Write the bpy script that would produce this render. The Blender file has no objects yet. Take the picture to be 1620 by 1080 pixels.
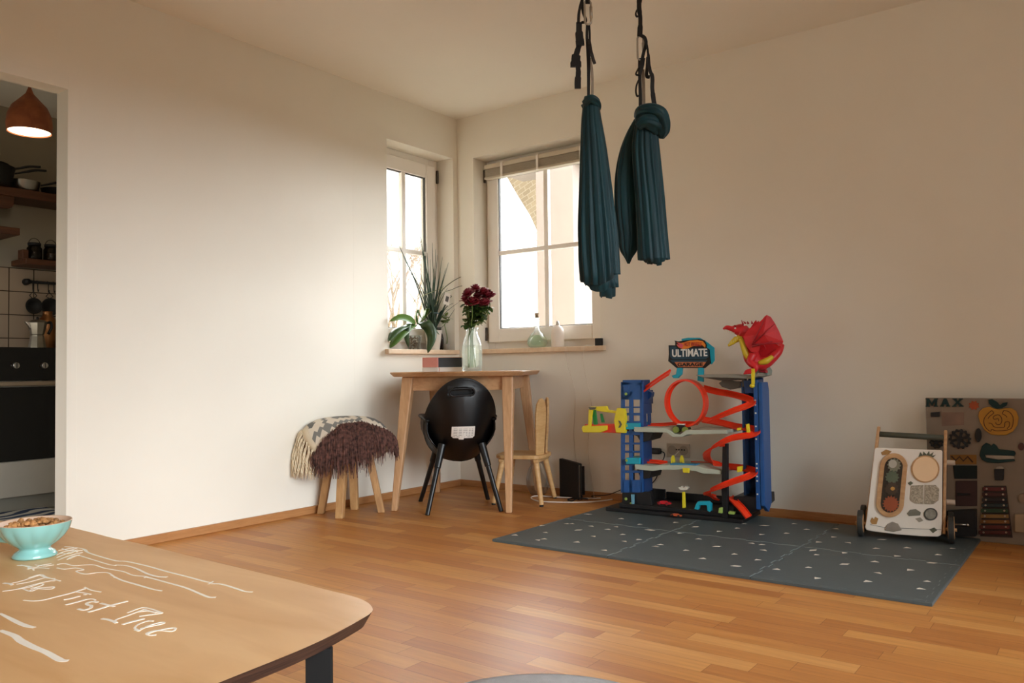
import bpy, bmesh, math, random
from mathutils import Vector, Matrix, noise
V = Vector
rnd = random.Random(7)
S = bpy.context.scene
COL = S.collection
PI = math.pi

# ------------------------------------------------------------------ camera
F_PX = 1279.9
YAW, PITCH, ROLL = 0.63976, 0.03328, -0.01333
CAM = V((3.58282, -4.20952, 0.78468))
cF = V((-math.sin(YAW)*math.cos(PITCH), math.cos(YAW)*math.cos(PITCH), math.sin(PITCH)))
cR0 = V((math.cos(YAW), math.sin(YAW), 0)); cU0 = cR0.cross(cF)
cR = cR0*math.cos(ROLL)+cU0*math.sin(ROLL)
cU = -cR0*math.sin(ROLL)+cU0*math.cos(ROLL)
cam = bpy.data.cameras.new('camera'); cam.sensor_width = 36; cam.lens = 36*F_PX/1620; cam.clip_start = .02
co = bpy.data.objects.new('camera', cam); COL.objects.link(co)
m = Matrix.Identity(4)
for i in range(3):
    m[i][0] = cR[i]; m[i][1] = cU[i]; m[i][2] = -cF[i]; m[i][3] = CAM[i]
co.matrix_world = m
S.camera = co
# measuring helpers: where does a sight line meet a real plane of the room
def ray(u, v): return cF*F_PX+cR*(u-810)+cU*(540-v)
def hit(u, v, ax, pl):
    d = ray(u, v); return CAM+d*((pl-CAM[ax])/d[ax])
def fl(u, v, z=0.0): return hit(u, v, 2, z)
def vpl(u, v, P, D):
    d = ray(u, v); n = V((-D[1], D[0], 0)); P = V((P[0], P[1], 0)); c = V((CAM.x, CAM.y, 0))
    return CAM+d*(((P-c).dot(n))/(V((d.x, d.y, 0)).dot(n)))
def atw(u, v, w): return CAM+ray(u, v)*(w/F_PX)

# ------------------------------------------------------------------ materials
def lin(c):
    if isinstance(c, str):
        c = [int(c[i:i+2], 16)/255 for i in (0, 2, 4)]
    return tuple((x/12.92 if x <= .04045 else ((x+.055)/1.055)**2.4) for x in c)+(1,)
MATS = {}
def newmat(name):
    mt = bpy.data.materials.new(name); mt.use_nodes = True
    nt = mt.node_tree; b = nt.nodes['Principled BSDF']; MATS[name] = mt
    return mt, nt, b
def N(nt, t, **k):
    n = nt.nodes.new(t)
    for a, x in k.items():
        if a.startswith('i_'): n.inputs[a[2:].replace('_', ' ')].default_value = x
        else: setattr(n, a, x)
    return n
def ramp(nt, stops, interp='LINEAR'):
    r = N(nt, 'ShaderNodeValToRGB'); r.color_ramp.interpolation = interp
    e = r.color_ramp.elements
    while len(e) < len(stops): e.new(.5)
    for i, (p, c) in enumerate(stops): e[i].position = p; e[i].color = c
    return r
def M(name, col, rough=.5, var=.07, scale=14, metal=0, bump=0, coat=0, sheen=0, trans=0, sss=0):
    if name in MATS: return MATS[name]
    mt, nt, b = newmat(name); c = lin(col)
    tc = N(nt, 'ShaderNodeTexCoord'); no = N(nt, 'ShaderNodeTexNoise'); no.inputs['Scale'].default_value = scale
    no.inputs['Detail'].default_value = 4
    nt.links.new(tc.outputs['Object'], no.inputs['Vector'])
    r = ramp(nt, [(.3, tuple(x*(1-var) for x in c[:3])+(1,)), (.7, tuple(min(1, x*(1+var)) for x in c[:3])+(1,))])
    nt.links.new(no.outputs['Fac'], r.inputs['Fac']); nt.links.new(r.outputs['Color'], b.inputs['Base Color'])
    b.inputs['Roughness'].default_value = rough; b.inputs['Metallic'].default_value = metal
    if coat: b.inputs['Coat Weight'].default_value = coat
    if sheen: b.inputs['Sheen Weight'].default_value = sheen
    if bump:
        n2 = N(nt, 'ShaderNodeTexNoise'); n2.inputs['Scale'].default_value = scale*12
        nt.links.new(tc.outputs['Object'], n2.inputs['Vector'])
        bp = N(nt, 'ShaderNodeBump'); bp.inputs['Strength'].default_value = bump; bp.inputs['Distance'].default_value = .003
        nt.links.new(n2.outputs['Fac'], bp.inputs['Height']); nt.links.new(bp.outputs['Normal'], b.inputs['Normal'])
    if trans:
        tr = N(nt, 'ShaderNodeBsdfTranslucent'); nt.links.new(r.outputs['Color'], tr.inputs['Color'])
        mx = N(nt, 'ShaderNodeMixShader'); mx.inputs[0].default_value = trans
        out = nt.nodes['Material Output']
        nt.links.new(b.outputs[0], mx.inputs[1]); nt.links.new(tr.outputs[0], mx.inputs[2]); nt.links.new(mx.outputs[0], out.inputs['Surface'])
    return mt
def wood(name, c1, c2, rough=.45, stretch=(1, 14, 14), scale=6, coat=0):
    if name in MATS: return MATS[name]
    mt, nt, b = newmat(name)
    tc = N(nt, 'ShaderNodeTexCoord'); mp = N(nt, 'ShaderNodeMapping'); mp.inputs['Scale'].default_value = stretch
    no = N(nt, 'ShaderNodeTexNoise'); no.inputs['Scale'].default_value = scale; no.inputs['Detail'].default_value = 6; no.inputs['Distortion'].default_value = .6
    nt.links.new(tc.outputs['Object'], mp.inputs[0]); nt.links.new(mp.outputs[0], no.inputs['Vector'])
    r = ramp(nt, [(.3, lin(c1)), (.7, lin(c2))])
    nt.links.new(no.outputs['Fac'], r.inputs['Fac']); nt.links.new(r.outputs['Color'], b.inputs['Base Color'])
    b.inputs['Roughness'].default_value = rough
    if coat: b.inputs['Coat Weight'].default_value = coat; b.inputs['Coat Roughness'].default_value = .25
    bp = N(nt, 'ShaderNodeBump'); bp.inputs['Strength'].default_value = .12; bp.inputs['Distance'].default_value = .002
    nt.links.new(no.outputs['Fac'], bp.inputs['Height']); nt.links.new(bp.outputs['Normal'], b.inputs['Normal'])
    return mt
def glass(name, col='ffffff', tint=.96, refl=.9, body=0):
    # thin clear glass: mostly straight through, a clear coat that mirrors at grazing angles
    if name in MATS: return MATS[name]
    mt, nt, b = newmat(name); nt.nodes.remove(b); out = nt.nodes['Material Output']
    c = lin(col); c = tuple(x*tint for x in c[:3])+(1,)
    tr = N(nt, 'ShaderNodeBsdfTransparent'); tr.inputs[0].default_value = c
    gl = N(nt, 'ShaderNodeBsdfGlossy'); gl.inputs['Roughness'].default_value = .03
    fr = N(nt, 'ShaderNodeFresnel'); fr.inputs[0].default_value = 1.45
    mu = N(nt, 'ShaderNodeMath', operation='MULTIPLY'); mu.inputs[1].default_value = refl
    nt.links.new(fr.outputs[0], mu.inputs[0])
    mx = N(nt, 'ShaderNodeMixShader'); nt.links.new(mu.outputs[0], mx.inputs[0])
    nt.links.new(tr.outputs[0], mx.inputs[1]); nt.links.new(gl.outputs[0], mx.inputs[2])
    last = mx
    if body:
        di = N(nt, 'ShaderNodeBsdfTranslucent'); di.inputs[0].default_value = lin(col)
        m2 = N(nt, 'ShaderNodeMixShader'); m2.inputs[0].default_value = body
        nt.links.new(mx.outputs[0], m2.inputs[1]); nt.links.new(di.outputs[0], m2.inputs[2]); last = m2
    nt.links.new(last.outputs[0], out.inputs['Surface'])
    return mt
def emit(name, col, st):
    mt, nt, b = newmat(name); b.inputs['Base Color'].default_value = lin(col)
    b.inputs['Emission Color'].default_value = lin(col); b.inputs['Emission Strength'].default_value = st
    return mt

def floor_mat():
    mt, nt, b = newmat('parquet'); b.inputs['Specular IOR Level'].default_value = .28
    tc = N(nt, 'ShaderNodeTexCoord'); sx = N(nt, 'ShaderNodeSeparateXYZ'); nt.links.new(tc.outputs['Object'], sx.inputs[0])
    def ma(op, a, bb=None):
        n = N(nt, 'ShaderNodeMath', operation=op)
        for i, x in enumerate((a, bb)):
            if x is None: continue
            if isinstance(x, (int, float)): n.inputs[i].default_value = x
            else: nt.links.new(x, n.inputs[i])
        return n.outputs[0]
    W, L = .070, .46
    yr = ma('DIVIDE', sx.outputs[1], W); row = ma('FLOOR', yr)
    w1 = N(nt, 'ShaderNodeTexWhiteNoise', noise_dimensions='1D'); nt.links.new(row, w1.inputs['W'])
    xs = ma('ADD', ma('DIVIDE', sx.outputs[0], L), ma('MULTIPLY', w1.outputs[0], 7.3)); colx = ma('FLOOR', xs)
    cb = N(nt, 'ShaderNodeCombineXYZ'); nt.links.new(row, cb.inputs[0]); nt.links.new(colx, cb.inputs[1])
    w2 = N(nt, 'ShaderNodeTexWhiteNoise', noise_dimensions='2D'); nt.links.new(cb.outputs[0], w2.inputs['Vector'])
    r = ramp(nt, [(0, lin('ae703a')), (.25, lin('ba7c41')), (.7, lin('c38848')), (1, lin('cd9455'))])
    nt.links.new(w2.outputs[0], r.inputs['Fac'])
    # grain inside each strip
    mp = N(nt, 'ShaderNodeMapping'); mp.inputs['Scale'].default_value = (3, 40, 1); nt.links.new(tc.outputs['Object'], mp.inputs[0])
    ad = N(nt, 'ShaderNodeVectorMath', operation='ADD'); nt.links.new(mp.outputs[0], ad.inputs[0]); nt.links.new(w2.outputs[1], ad.inputs[1])
    no = N(nt, 'ShaderNodeTexNoise'); no.inputs['Scale'].default_value = 1.6; no.inputs['Detail'].default_value = 5
    nt.links.new(ad.outputs[0], no.inputs['Vector'])
    g = ramp(nt, [(.3, (.84, .80, .76, 1)), (.7, (1.05, 1.05, 1.05, 1))]); nt.links.new(no.outputs['Fac'], g.inputs['Fac'])
    mx = N(nt, 'ShaderNodeMix', data_type='RGBA', blend_type='MULTIPLY'); mx.inputs[0].default_value = 1
    nt.links.new(r.outputs[0], mx.inputs[6]); nt.links.new(g.outputs[0], mx.inputs[7])
    # joints
    fy = ma('FRACT', yr); fx = ma('FRACT', xs)
    jy = ma('LESS_THAN', ma('MINIMUM', fy, ma('SUBTRACT', 1, fy)), .012)
    jx = ma('LESS_THAN', ma('MINIMUM', fx, ma('SUBTRACT', 1, fx)), .002)
    j = ma('MAXIMUM', jy, jx)
    mx2 = N(nt, 'ShaderNodeMix', data_type='RGBA', blend_type='MIX'); nt.links.new(ma('MULTIPLY', j, .55), mx2.inputs[0])
    nt.links.new(mx.outputs[2], mx2.inputs[6]); mx2.inputs[7].default_value = lin('5d3215')
    nt.links.new(mx2.outputs[2], b.inputs['Base Color'])
    rr = ma('ADD', ma('MULTIPLY', no.outputs['Fac'], .12), .38); nt.links.new(rr, b.inputs['Roughness'])
    bp = N(nt, 'ShaderNodeBump'); bp.inputs['Strength'].default_value = .15; bp.inputs['Distance'].default_value = .001; bp.invert = True
    nt.links.new(j, bp.inputs['Height']); nt.links.new(bp.outputs['Normal'], b.inputs['Normal'])
    return mt
def tile_mat(name, tile, grout, sz, axes=(1, 2), off=(0, 0), gw=.012):
    mt, nt, b = newmat(name)
    tc = N(nt, 'ShaderNodeTexCoord'); sx = N(nt, 'ShaderNodeSeparateXYZ'); nt.links.new(tc.outputs['Object'], sx.inputs[0])
    outs = []
    for k, a in enumerate(axes):
        n1 = N(nt, 'ShaderNodeMath', operation='SUBTRACT'); nt.links.new(sx.outputs[a], n1.inputs[0]); n1.inputs[1].default_value = off[k]
        n2 = N(nt, 'ShaderNodeMath', operation='PINGPONG'); nt.links.new(n1.outputs[0], n2.inputs[0]); n2.inputs[1].default_value = sz[k]/2
        n3 = N(nt, 'ShaderNodeMath', operation='LESS_THAN'); nt.links.new(n2.outputs[0], n3.inputs[0]); n3.inputs[1].default_value = gw*.15
        outs.append(n3.outputs[0])
    mxm = N(nt, 'ShaderNodeMath', operation='MAXIMUM'); nt.links.new(outs[0], mxm.inputs[0]); nt.links.new(outs[1], mxm.inputs[1])
    mx = N(nt, 'ShaderNodeMix', data_type='RGBA'); nt.links.new(mxm.outputs[0], mx.inputs[0])
    mx.inputs[6].default_value = lin(tile); mx.inputs[7].default_value = lin(grout)
    nt.links.new(mx.outputs[2], b.inputs['Base Color']); b.inputs['Roughness'].default_value = .25
    return mt

# ------------------------------------------------------------------ mesh helpers
def tag(o, label=None, cat=None, group=None, kind=None):
    if label: o['label'] = label
    if cat: o['category'] = cat
    if group: o['group'] = group
    if kind: o['kind'] = kind
    return o
def root(name, loc, label, cat, group=None):
    o = bpy.data.objects.new(name, None); o.empty_display_size = .05; COL.objects.link(o); o.location = loc
    return tag(o, label, cat, group)
def origin(o):
    p = V((0, 0, 0))
    while o: p = p+o.location; o = o.parent
    return p
def obj(name, bm, mat, parent=None, smooth=False, bevel=0, label=None, cat=None, group=None, kind=None, sub=0, solid=0, segs=2):
    me = bpy.data.meshes.new(name)
    bmesh.ops.recalc_face_normals(bm, faces=bm.faces)
    if parent is not None:
        bmesh.ops.translate(bm, verts=bm.verts, vec=-origin(parent))
    bm.to_mesh(me); bm.free()
    for x in (mat if isinstance(mat, (list, tuple)) else [mat]): me.materials.append(x)
    o = bpy.data.objects.new(name, me); COL.objects.link(o)
    if parent is not None: o.parent = parent
    if smooth:
        for p in me.polygons: p.use_smooth = True
    if solid:
        q = o.modifiers.new('s', 'SOLIDIFY'); q.thickness = solid; q.offset = 0
    if sub:
        q = o.modifiers.new('u', 'SUBSURF'); q.levels = sub; q.render_levels = sub
    if bevel:
        q = o.modifiers.new('b', 'BEVEL'); q.width = bevel; q.segments = segs; q.limit_method = 'ANGLE'; q.angle_limit = .6
        q.harden_normals = False
    tag(o, label, cat, group, kind)
    return o
def BM(): return bmesh.new()
def box(bm, lo, hi, mi=0):
    x0, y0, z0 = lo; x1, y1, z1 = hi
    vs = [bm.verts.new(c) for c in ((x0, y0, z0), (x1, y0, z0), (x1, y1, z0), (x0, y1, z0), (x0, y0, z1), (x1, y0, z1), (x1, y1, z1), (x0, y1, z1))]
    for f in ((3, 2, 1, 0), (4, 5, 6, 7), (0, 1, 5, 4), (1, 2, 6, 5), (2, 3, 7, 6), (3, 0, 4, 7)):
        bm.faces.new([vs[i] for i in f]).material_index = mi
    return vs
def obox(bm, o, ex, ey, ez, lo, hi, mi=0):
    vs = box(bm, lo, hi, mi)
    for v in vs: c = v.co.copy(); v.co = V(o)+V(ex)*c.x+V(ey)*c.y+V(ez)*c.z
    return vs
def hexa(bm, bot, top, mi=0):
    n = len(bot); a = [bm.verts.new(p) for p in bot]; b = [bm.verts.new(p) for p in top]
    bm.faces.new(a[::-1]).material_index = mi; bm.faces.new(b).material_index = mi
    for i in range(n): bm.faces.new((a[i], a[(i+1) % n], b[(i+1) % n], b[i])).material_index = mi
def prism(bm, pts, vec, mi=0):
    hexa(bm, [V(p) for p in pts], [V(p)+V(vec) for p in pts], mi)
def frames(pts, up=V((0, 0, 1))):
    out = []
    for i in range(len(pts)):
        t = (pts[min(i+1, len(pts)-1)]-pts[max(i-1, 0)])
        t = t.normalized() if t.length > 1e-9 else V((0, 0, 1))
        if i == 0:
            a = t.cross(up)
            if a.length < .05: a = t.cross(V((1, 0, 0)))
            a.normalize()
        else:
            a = a-t*a.dot(t); a.normalize()
        out.append((t, a, t.cross(a)))
    return out
def tube(bm, pts, r, n=8, cap=True, mi=0, up=V((0, 0, 1)), flat=1):
    pts = [V(p) for p in pts]; fr = frames(pts, up); rings = []
    if isinstance(r, (list, tuple)) and len(r) != len(pts): r = lerp_list(r, len(pts))
    for i, p in enumerate(pts):
        rr = r[i] if isinstance(r, (list, tuple)) else r
        t, a, b = fr[i]
        rings.append([bm.verts.new(p+a*math.cos(2*PI*k/n)*rr+b*math.sin(2*PI*k/n)*rr*flat) for k in range(n)])
    for i in range(len(rings)-1):
        for k in range(n):
            bm.faces.new((rings[i][k], rings[i][(k+1) % n], rings[i+1][(k+1) % n], rings[i+1][k])).material_index = mi
    if cap:
        bm.faces.new(rings[0][::-1]).material_index = mi; bm.faces.new(rings[-1]).material_index = mi
    return rings
def cyl(bm, p0, p1, r0, r1=None, n=24, mi=0): return tube(bm, [p0, p1], [r0, r0 if r1 is None else r1], n, mi=mi)
def lathe(bm, prof, c, n=32, mi=0, ax=None, flute=None, cap0=True, cap1=True):
    rings = []
    for (r, z) in prof:
        ring = []
        for k in range(n):
            a = 2*PI*k/n; q = r*(flute(a, z) if flute else 1)
            p = V((q*math.cos(a), q*math.sin(a), z))
            if ax is not None: p = ax @ p
            ring.append(bm.verts.new(p+V(c)))
        rings.append(ring)
    for i in range(len(rings)-1):
        for k in range(n):
            bm.faces.new((rings[i][k], rings[i][(k+1) % n], rings[i+1][(k+1) % n], rings[i+1][k])).material_index = mi
    if prof[0][0] > 1e-4 and cap0: bm.faces.new(rings[0][::-1]).material_index = mi
    if prof[-1][0] > 1e-4 and cap1: bm.faces.new(rings[-1]).material_index = mi
def ball(bm, c, r, sc=(1, 1, 1), n=16, mi=0):
    prof = [(math.sin(PI*i/(n//2))*r, -math.cos(PI*i/(n//2))*r) for i in range(n//2+1)]
    prof[0] = (1e-5, -r); prof[-1] = (1e-5, r)
    k = len(bm.verts); bm.verts.ensure_lookup_table()
    lathe(bm, prof, (0, 0, 0), n, mi)
    bm.verts.ensure_lookup_table()
    for v in bm.verts[k:]:
        v.co = V((v.co.x*sc[0], v.co.y*sc[1], v.co.z*sc[2]))+V(c)
def spline(pts, k=6):
    pts = [V(p) for p in pts]; P = [pts[0]*2-pts[1]]+pts+[pts[-1]*2-pts[-2]]; out = []
    for i in range(1, len(P)-2):
        for j in range(k):
            t = j/k; a, b, c, d = P[i-1:i+3]
            out.append(.5*((2*b)+(c-a)*t+(2*a-5*b+4*c-d)*t*t+(3*b-a-3*c+d)*t**3))
    out.append(pts[-1]); return out
def lerp_list(vals, n):
    out = []
    for i in range(n):
        t = i/(n-1)*(len(vals)-1); j = min(int(t), len(vals)-2); out.append(vals[j]*(1-(t-j))+vals[j+1]*(t-j))
    return out
def text(name, s, o, ex, ez, w, h, th, mat, parent, shear=0, offset=0.0):
    cu = bpy.data.curves.new('t', 'FONT'); cu.body = s; cu.extrude = .5; cu.shear = shear; cu.offset = offset
    to = bpy.data.objects.new('t', cu); COL.objects.link(to); bpy.context.view_layer.update()
    me = bpy.data.meshes.new_from_object(to.evaluated_get(bpy.context.evaluated_depsgraph_get()))
    COL.objects.unlink(to); bpy.data.objects.remove(to)
    xs = [v.co.x for v in me.vertices]; ys = [v.co.y for v in me.vertices]
    x0, x1, y0, y1 = min(xs), max(xs), min(ys), max(ys)
    ex = V(ex).normalized(); ez = V(ez).normalized(); nn = ex.cross(ez)
    bm = BM(); bm.from_mesh(me); bpy.data.meshes.remove(me)
    for v in bm.verts:
        v.co = V(o)+ex*((v.co.x-x0)/(x1-x0)*w)+ez*((v.co.y-y0)/(y1-y0)*h)+nn*(v.co.z*th)
    return obj(name, bm, mat, parent)
def stroke(bm, pts, wd, up=V((0, 0, 1)), th=.0006, mi=0):
    pts = [V(p) for p in pts]; n = len(pts); L = []; Rr = []
    for i, p in enumerate(pts):
        t = (pts[min(i+1, n-1)]-pts[max(i-1, 0)]).normalized(); s = t.cross(up).normalized()
        w = wd[i] if isinstance(wd, (list, tuple)) else wd
        L.append(p+s*w/2); Rr.append(p-s*w/2)
    a = [bm.verts.new(p+up*th) for p in L]; b = [bm.verts.new(p+up*th) for p in Rr]
    a2 = [bm.verts.new(p) for p in L]; b2 = [bm.verts.new(p) for p in Rr]
    for i in range(n-1):
        bm.faces.new((a[i], a[i+1], b[i+1], b[i])).material_index = mi
        bm.faces.new((a2[i], a2[i+1], a[i+1], a[i])).material_index = mi
        bm.faces.new((b2[i+1], b2[i], b[i], b[i+1])).material_index = mi
    bm.faces.new((a[0], b[0], b2[0], a2[0])).material_index = mi; bm.faces.new((b[-1], a[-1], a2[-1], b2[-1])).material_index = mi
def dup(o, loc=None, mat=None, top=True):
    c = o.copy(); COL.objects.link(c)
    if loc is not None: c.location = loc
    for ch in list(o.children):
        d = dup(ch, mat=mat); d.parent = c
    return c

# ------------------------------------------------------------------ palette
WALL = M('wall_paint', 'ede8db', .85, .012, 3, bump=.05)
WALL_UNSEEN = M('wall_paint_low_bounce', 'aea594', .85, .02, 3)  # unseen walls only, darkened to cut light bounced onto the back wall
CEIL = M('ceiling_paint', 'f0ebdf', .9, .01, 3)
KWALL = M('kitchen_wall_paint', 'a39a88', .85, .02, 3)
WINP = M('window_plastic', 'efe9e0', .35, .01)
RUBBER = M('rubber_seal', '3a3733', .6, .05)
GLASS = glass('window_glass', refl=.5)
SILL = wood('sill_wood', 'd8bc9a', 'e4ccae', .5, (1, 1, 1), 30)
BASEB = wood('baseboard_wood', 'a87446', 'b98555', .4, (2, 2, 18), 5)
OAK = wood('table_oak', 'bb9066', 'cfa47a', .42, (14, 14, 2), 5)
OAKT = wood('table_top_oak', 'bb9066', 'cfa47a', .4, (2, 14, 14), 5)
BLK = M('black_plastic', '08080a', .38, .1)
BLKM = M('black_matte', '121213', .6, .1)
STEEL = M('steel', 'b8b5ae', .28, .05, metal=1)

# ------------------------------------------------------------------ room shell
X1, Y1, H = 4.75, -5.7, 2.5
def struct(name, bm, mat, **k): return obj(name, bm, mat, kind='structure', **k)
bm = BM(); box(bm, (-.1, Y1-.3, -.2), (X1+.3, .3, 0)); struct('floor', bm, floor_mat())
bm = BM(); box(bm, (-.35, Y1-.3, H), (X1+.3, .35, H+.2)); struct('ceiling', bm, CEIL)
# window openings
LW = dict(y0=-.672, y1=-.044, z0=.914, z1=2.222)
RW = dict(x0=.142, x1=1.112, z0=.914, z1=2.211)
DY0, DY1, DZ = -3.55, -2.577, 2.013
T = .10
bm = BM()      # left wall with doorway and window
box(bm, (-.1, Y1-.3, 0), (0, DY0, H)); box(bm, (-.1, DY0, DZ), (0, DY1, H)); box(bm, (-.1, DY1, 0), (0, -1.2, H))
box(bm, (-.3, -1.2, 0), (0, LW['y0'], H))
box(bm, (-.3, LW['y0'], 0), (0, LW['y1'], LW['z0']-.03)); box(bm, (-.3, LW['y0'], LW['z1']), (0, LW['y1'], H))
box(bm, (-.3, LW['y1'], 0), (0, .3, H))
struct('wall_left', bm, WALL)
bm = BM()      # back wall with window
box(bm, (0, 0, 0), (RW['x0'], .3, H)); box(bm, (RW['x0'], 0, 0), (RW['x1'], .3, RW['z0']-.03)); box(bm, (RW['x0'], 0, RW['z1']), (RW['x1'], .3, H))
box(bm, (RW['x1'], 0, 0), (X1+.3, .3, H))
struct('wall_back', bm, WALL)
QY0, QY1, QZ0, QZ1 = -5.4, -1.4, .05, 2.3   # terrace doors to the right of the camera
bm = BM(); box(bm, (X1, Y1-.3, 0), (X1+.3, QY0, H)); box(bm, (X1, QY1, 0), (X1+.3, 0, H)); box(bm, (X1, QY0, 0), (X1+.3, QY1, QZ0)); box(bm, (X1, QY0, QZ1), (X1+.3, QY1, H)); struct('wall_right', bm, WALL_UNSEEN)
bm = BM()
for k in range(4):
    y = QY0+(QY1-QY0)*k/3; box(bm, (X1+.10, y-.04 if k else y, QZ0), (X1+.16, y+.04 if k < 3 else y, QZ1))
box(bm, (X1+.10, QY0, QZ0), (X1+.16, QY1, QZ0+.08)); box(bm, (X1+.10, QY0, QZ1-.08), (X1+.16, QY1, QZ1)); w3 = struct('window_3', bm, WINP)
bm = BM(); box(bm, (X1+.128, QY0+.04, QZ0+.08), (X1+.132, QY1-.04, QZ1-.08)); obj('pane', bm, GLASS, w3)
bm = BM(); box(bm, (0, Y1-.3, 0), (X1, Y1, H)); struct('wall_front', bm, WALL_UNSEEN)
# baseboards
bm = BM(); box(bm, (0, DY1, 0), (.014, 0, .0405)); struct('baseboard_left', bm, BASEB, bevel=.003)
bm = BM(); box(bm, (.014, -.014, 0), (X1, 0, .0405)); struct('baseboard_back', bm, BASEB, bevel=.003)
# plaster casing round the doorway
bm = BM(); box(bm, (0, DY1, 0), (.0015, DY1+.042, DZ+.055)); box(bm, (0, DY0, DZ), (.0015, DY1, DZ+.055)); struct('trim_1', bm, WALL, bevel=.0012)
bm = BM(); box(bm, (0, -.95, .05), (.0003, -.948, H)); struct('trim_2', bm, WALL)

def window(name, ax, a0, a1, z0, z1, dep, panes_split, oa0, oa1, oz0, oz1):
    # ax: 1 = lies in the back wall (runs along x), 0 = in the left wall (runs along y)
    def P(a, d, z): return (a, dep+d, z) if ax == 1 else (-dep-d, a, z)
    def bx(bm, a, b, d0, d1, za, zb):
        p, q = P(a, d0, za), P(b, d1, zb); box(bm, [min(i, j) for i, j in zip(p, q)], [max(i, j) for i, j in zip(p, q)])
    bm = BM(); fw = .05
    bx(bm, oa0, a0+fw, .03, .09, oz0, oz1); bx(bm, a1-fw, oa1, .03, .09, oz0, oz1); bx(bm, a0+fw, a1-fw, .03, .09, oz0, z0+fw); bx(bm, a0+fw, a1-fw, .03, .09, z1-fw, oz1)
    fr = struct(name, bm, WINP, bevel=.004)
    sw = .09; i0, i1, k0, k1 = a0+.018, a1-.018, z0+.018, z1-.018
    bm = BM()
    bx(bm, i0, i0+sw, 0, .05, k0, k1); bx(bm, i1-sw, i1, 0, .05, k0, k1); bx(bm, i0+sw, i1-sw, 0, .05, k0, k0+sw); bx(bm, i0+sw, i1-sw, 0, .05, k1-sw, k1)
    obj('sash', bm, WINP, fr, bevel=.005)
    g0, g1, h0, h1 = i0+sw, i1-sw, k0+sw, k1-sw
    am = panes_split[0]; zm = panes_split[1]
    bm = BM(); bx(bm, am-.016, am+.016, .004, .036, h0, h1); bx(bm, g0, g1, .006, .034, zm-.014, zm+.014); obj('muntin', bm, WINP, fr, bevel=.003)
    bm = BM(); e = .005
    bx(bm, g0, g0+e, .012, .03, h0, h1); bx(bm, g1-e, g1, .012, .03, h0, h1); bx(bm, g0, g1, .012, .03, h0, h0+e); bx(bm, g0, g1, .012, .03, h1-e, h1); obj('rubber_seal', bm, RUBBER, fr)
    bm = BM(); bx(bm, g0, g1, .018, .022, h0, h1); obj('pane', bm, GLASS, fr)
    bm = BM()
    hh = a0-.002 if ax == 1 else a1+.002
    for zz in (z1-.13, z0+.03):
        bx(bm, hh-.006, hh+.006, -.008, .01, zz, zz+.09)
    obj('hinge', bm, M('hinge_metal', '4a423a', .5, .1), fr, bevel=.003)
    return fr
window('window_1', 0, -.735, -.078, .945, 2.19, .115, (-.400, 1.565), -.74, -.0445, .9142, 2.2215)
window('window_2', 1, .150, 1.095, .945, 2.19, .115, (.648, 1.565), .1425, 1.1115, .9142, 2.2105)
bm = BM(); box(bm, (-.17, -.70, .884), (.032, -.03, .914)); struct('windowsill_1', bm, SILL, bevel=.004)
bm = BM(); box(bm, (.135, -.036, .884), (1.15, .17, .914)); struct('windowsill_2', bm, SILL, bevel=.004)
# reveals behind frames (close the gap to the outer wall)
# ------------------------------------------------------------------ outside: porch and neighbour
PEACH = M('outside_render_peach', '8b7e75', .9, .03)
SOFF = M('soffit_boards', '8f7c6c', .9, .05)
bm = BM(); box(bm, (-7, -7, -1.2), (8, 9, -1.0)); struct('ground', bm, M('frosty_lawn', '8a8878', .9, .15, 2))
bm = BM(); box(bm, (-2.2, -.9, 2.42), (-.3, .3, 2.5)); box(bm, (-2.2, -.9, 2.30), (-2.05, .3, 2.42)); struct('roof_soffit', bm, SOFF)
def hv(u, v, y): return hit(u, v, 1, y)
a = hv(848, 300, 1.6); b = hv(906, 300, 1.6)
bm = BM(); box(bm, (a.x, 1.6, -1), (b.x, 1.95, 3.2)); tag(obj('terrace_pillar', bm, PEACH), 'peach rendered pillar standing outside the wide window', 'pillar')
a = hv(797, 262, 1.6); b = hv(797, 278, 1.6)
bm = BM(); box(bm, (a.x, 1.62, b.z), (2.6, 1.9, b.z+.14)); tag(obj('terrace_beam', bm, PEACH), 'pale horizontal beam resting on the outside pillar', 'beam')
bm = BM(); pts = [hv(u, v, 7.0) for u, v in ((799, 275), (856, 262), (856, 380), (848, 362), (838, 340), (818, 308))]
hexa(bm, pts, [p+V((.4, 2.2, .1)) for p in pts])
mt, nt, bb = newmat('roof_tiles'); tc = N(nt, 'ShaderNodeTexCoord'); br = N(nt, 'ShaderNodeTexBrick'); br.inputs['Scale'].default_value = 3
mpp = N(nt, 'ShaderNodeMapping'); mpp.inputs['Rotation'].default_value = (PI/2, 0, .4); nt.links.new(tc.outputs['Object'], mpp.inputs[0]); nt.links.new(mpp.outputs[0], br.inputs['Vector'])
br.inputs['Color1'].default_value = lin('7c6c54'); br.inputs['Color2'].default_value = lin('8b7b60'); br.inputs['Mortar'].default_value = lin('988b74')
nt.links.new(br.outputs['Color'], bb.inputs['Base Color']); bb.inputs['Roughness'].default_value = .9
tag(obj('neighbour_roof', bm, mt), 'tiled slope of a neighbouring roof seen through the wide window', 'roof')
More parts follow.
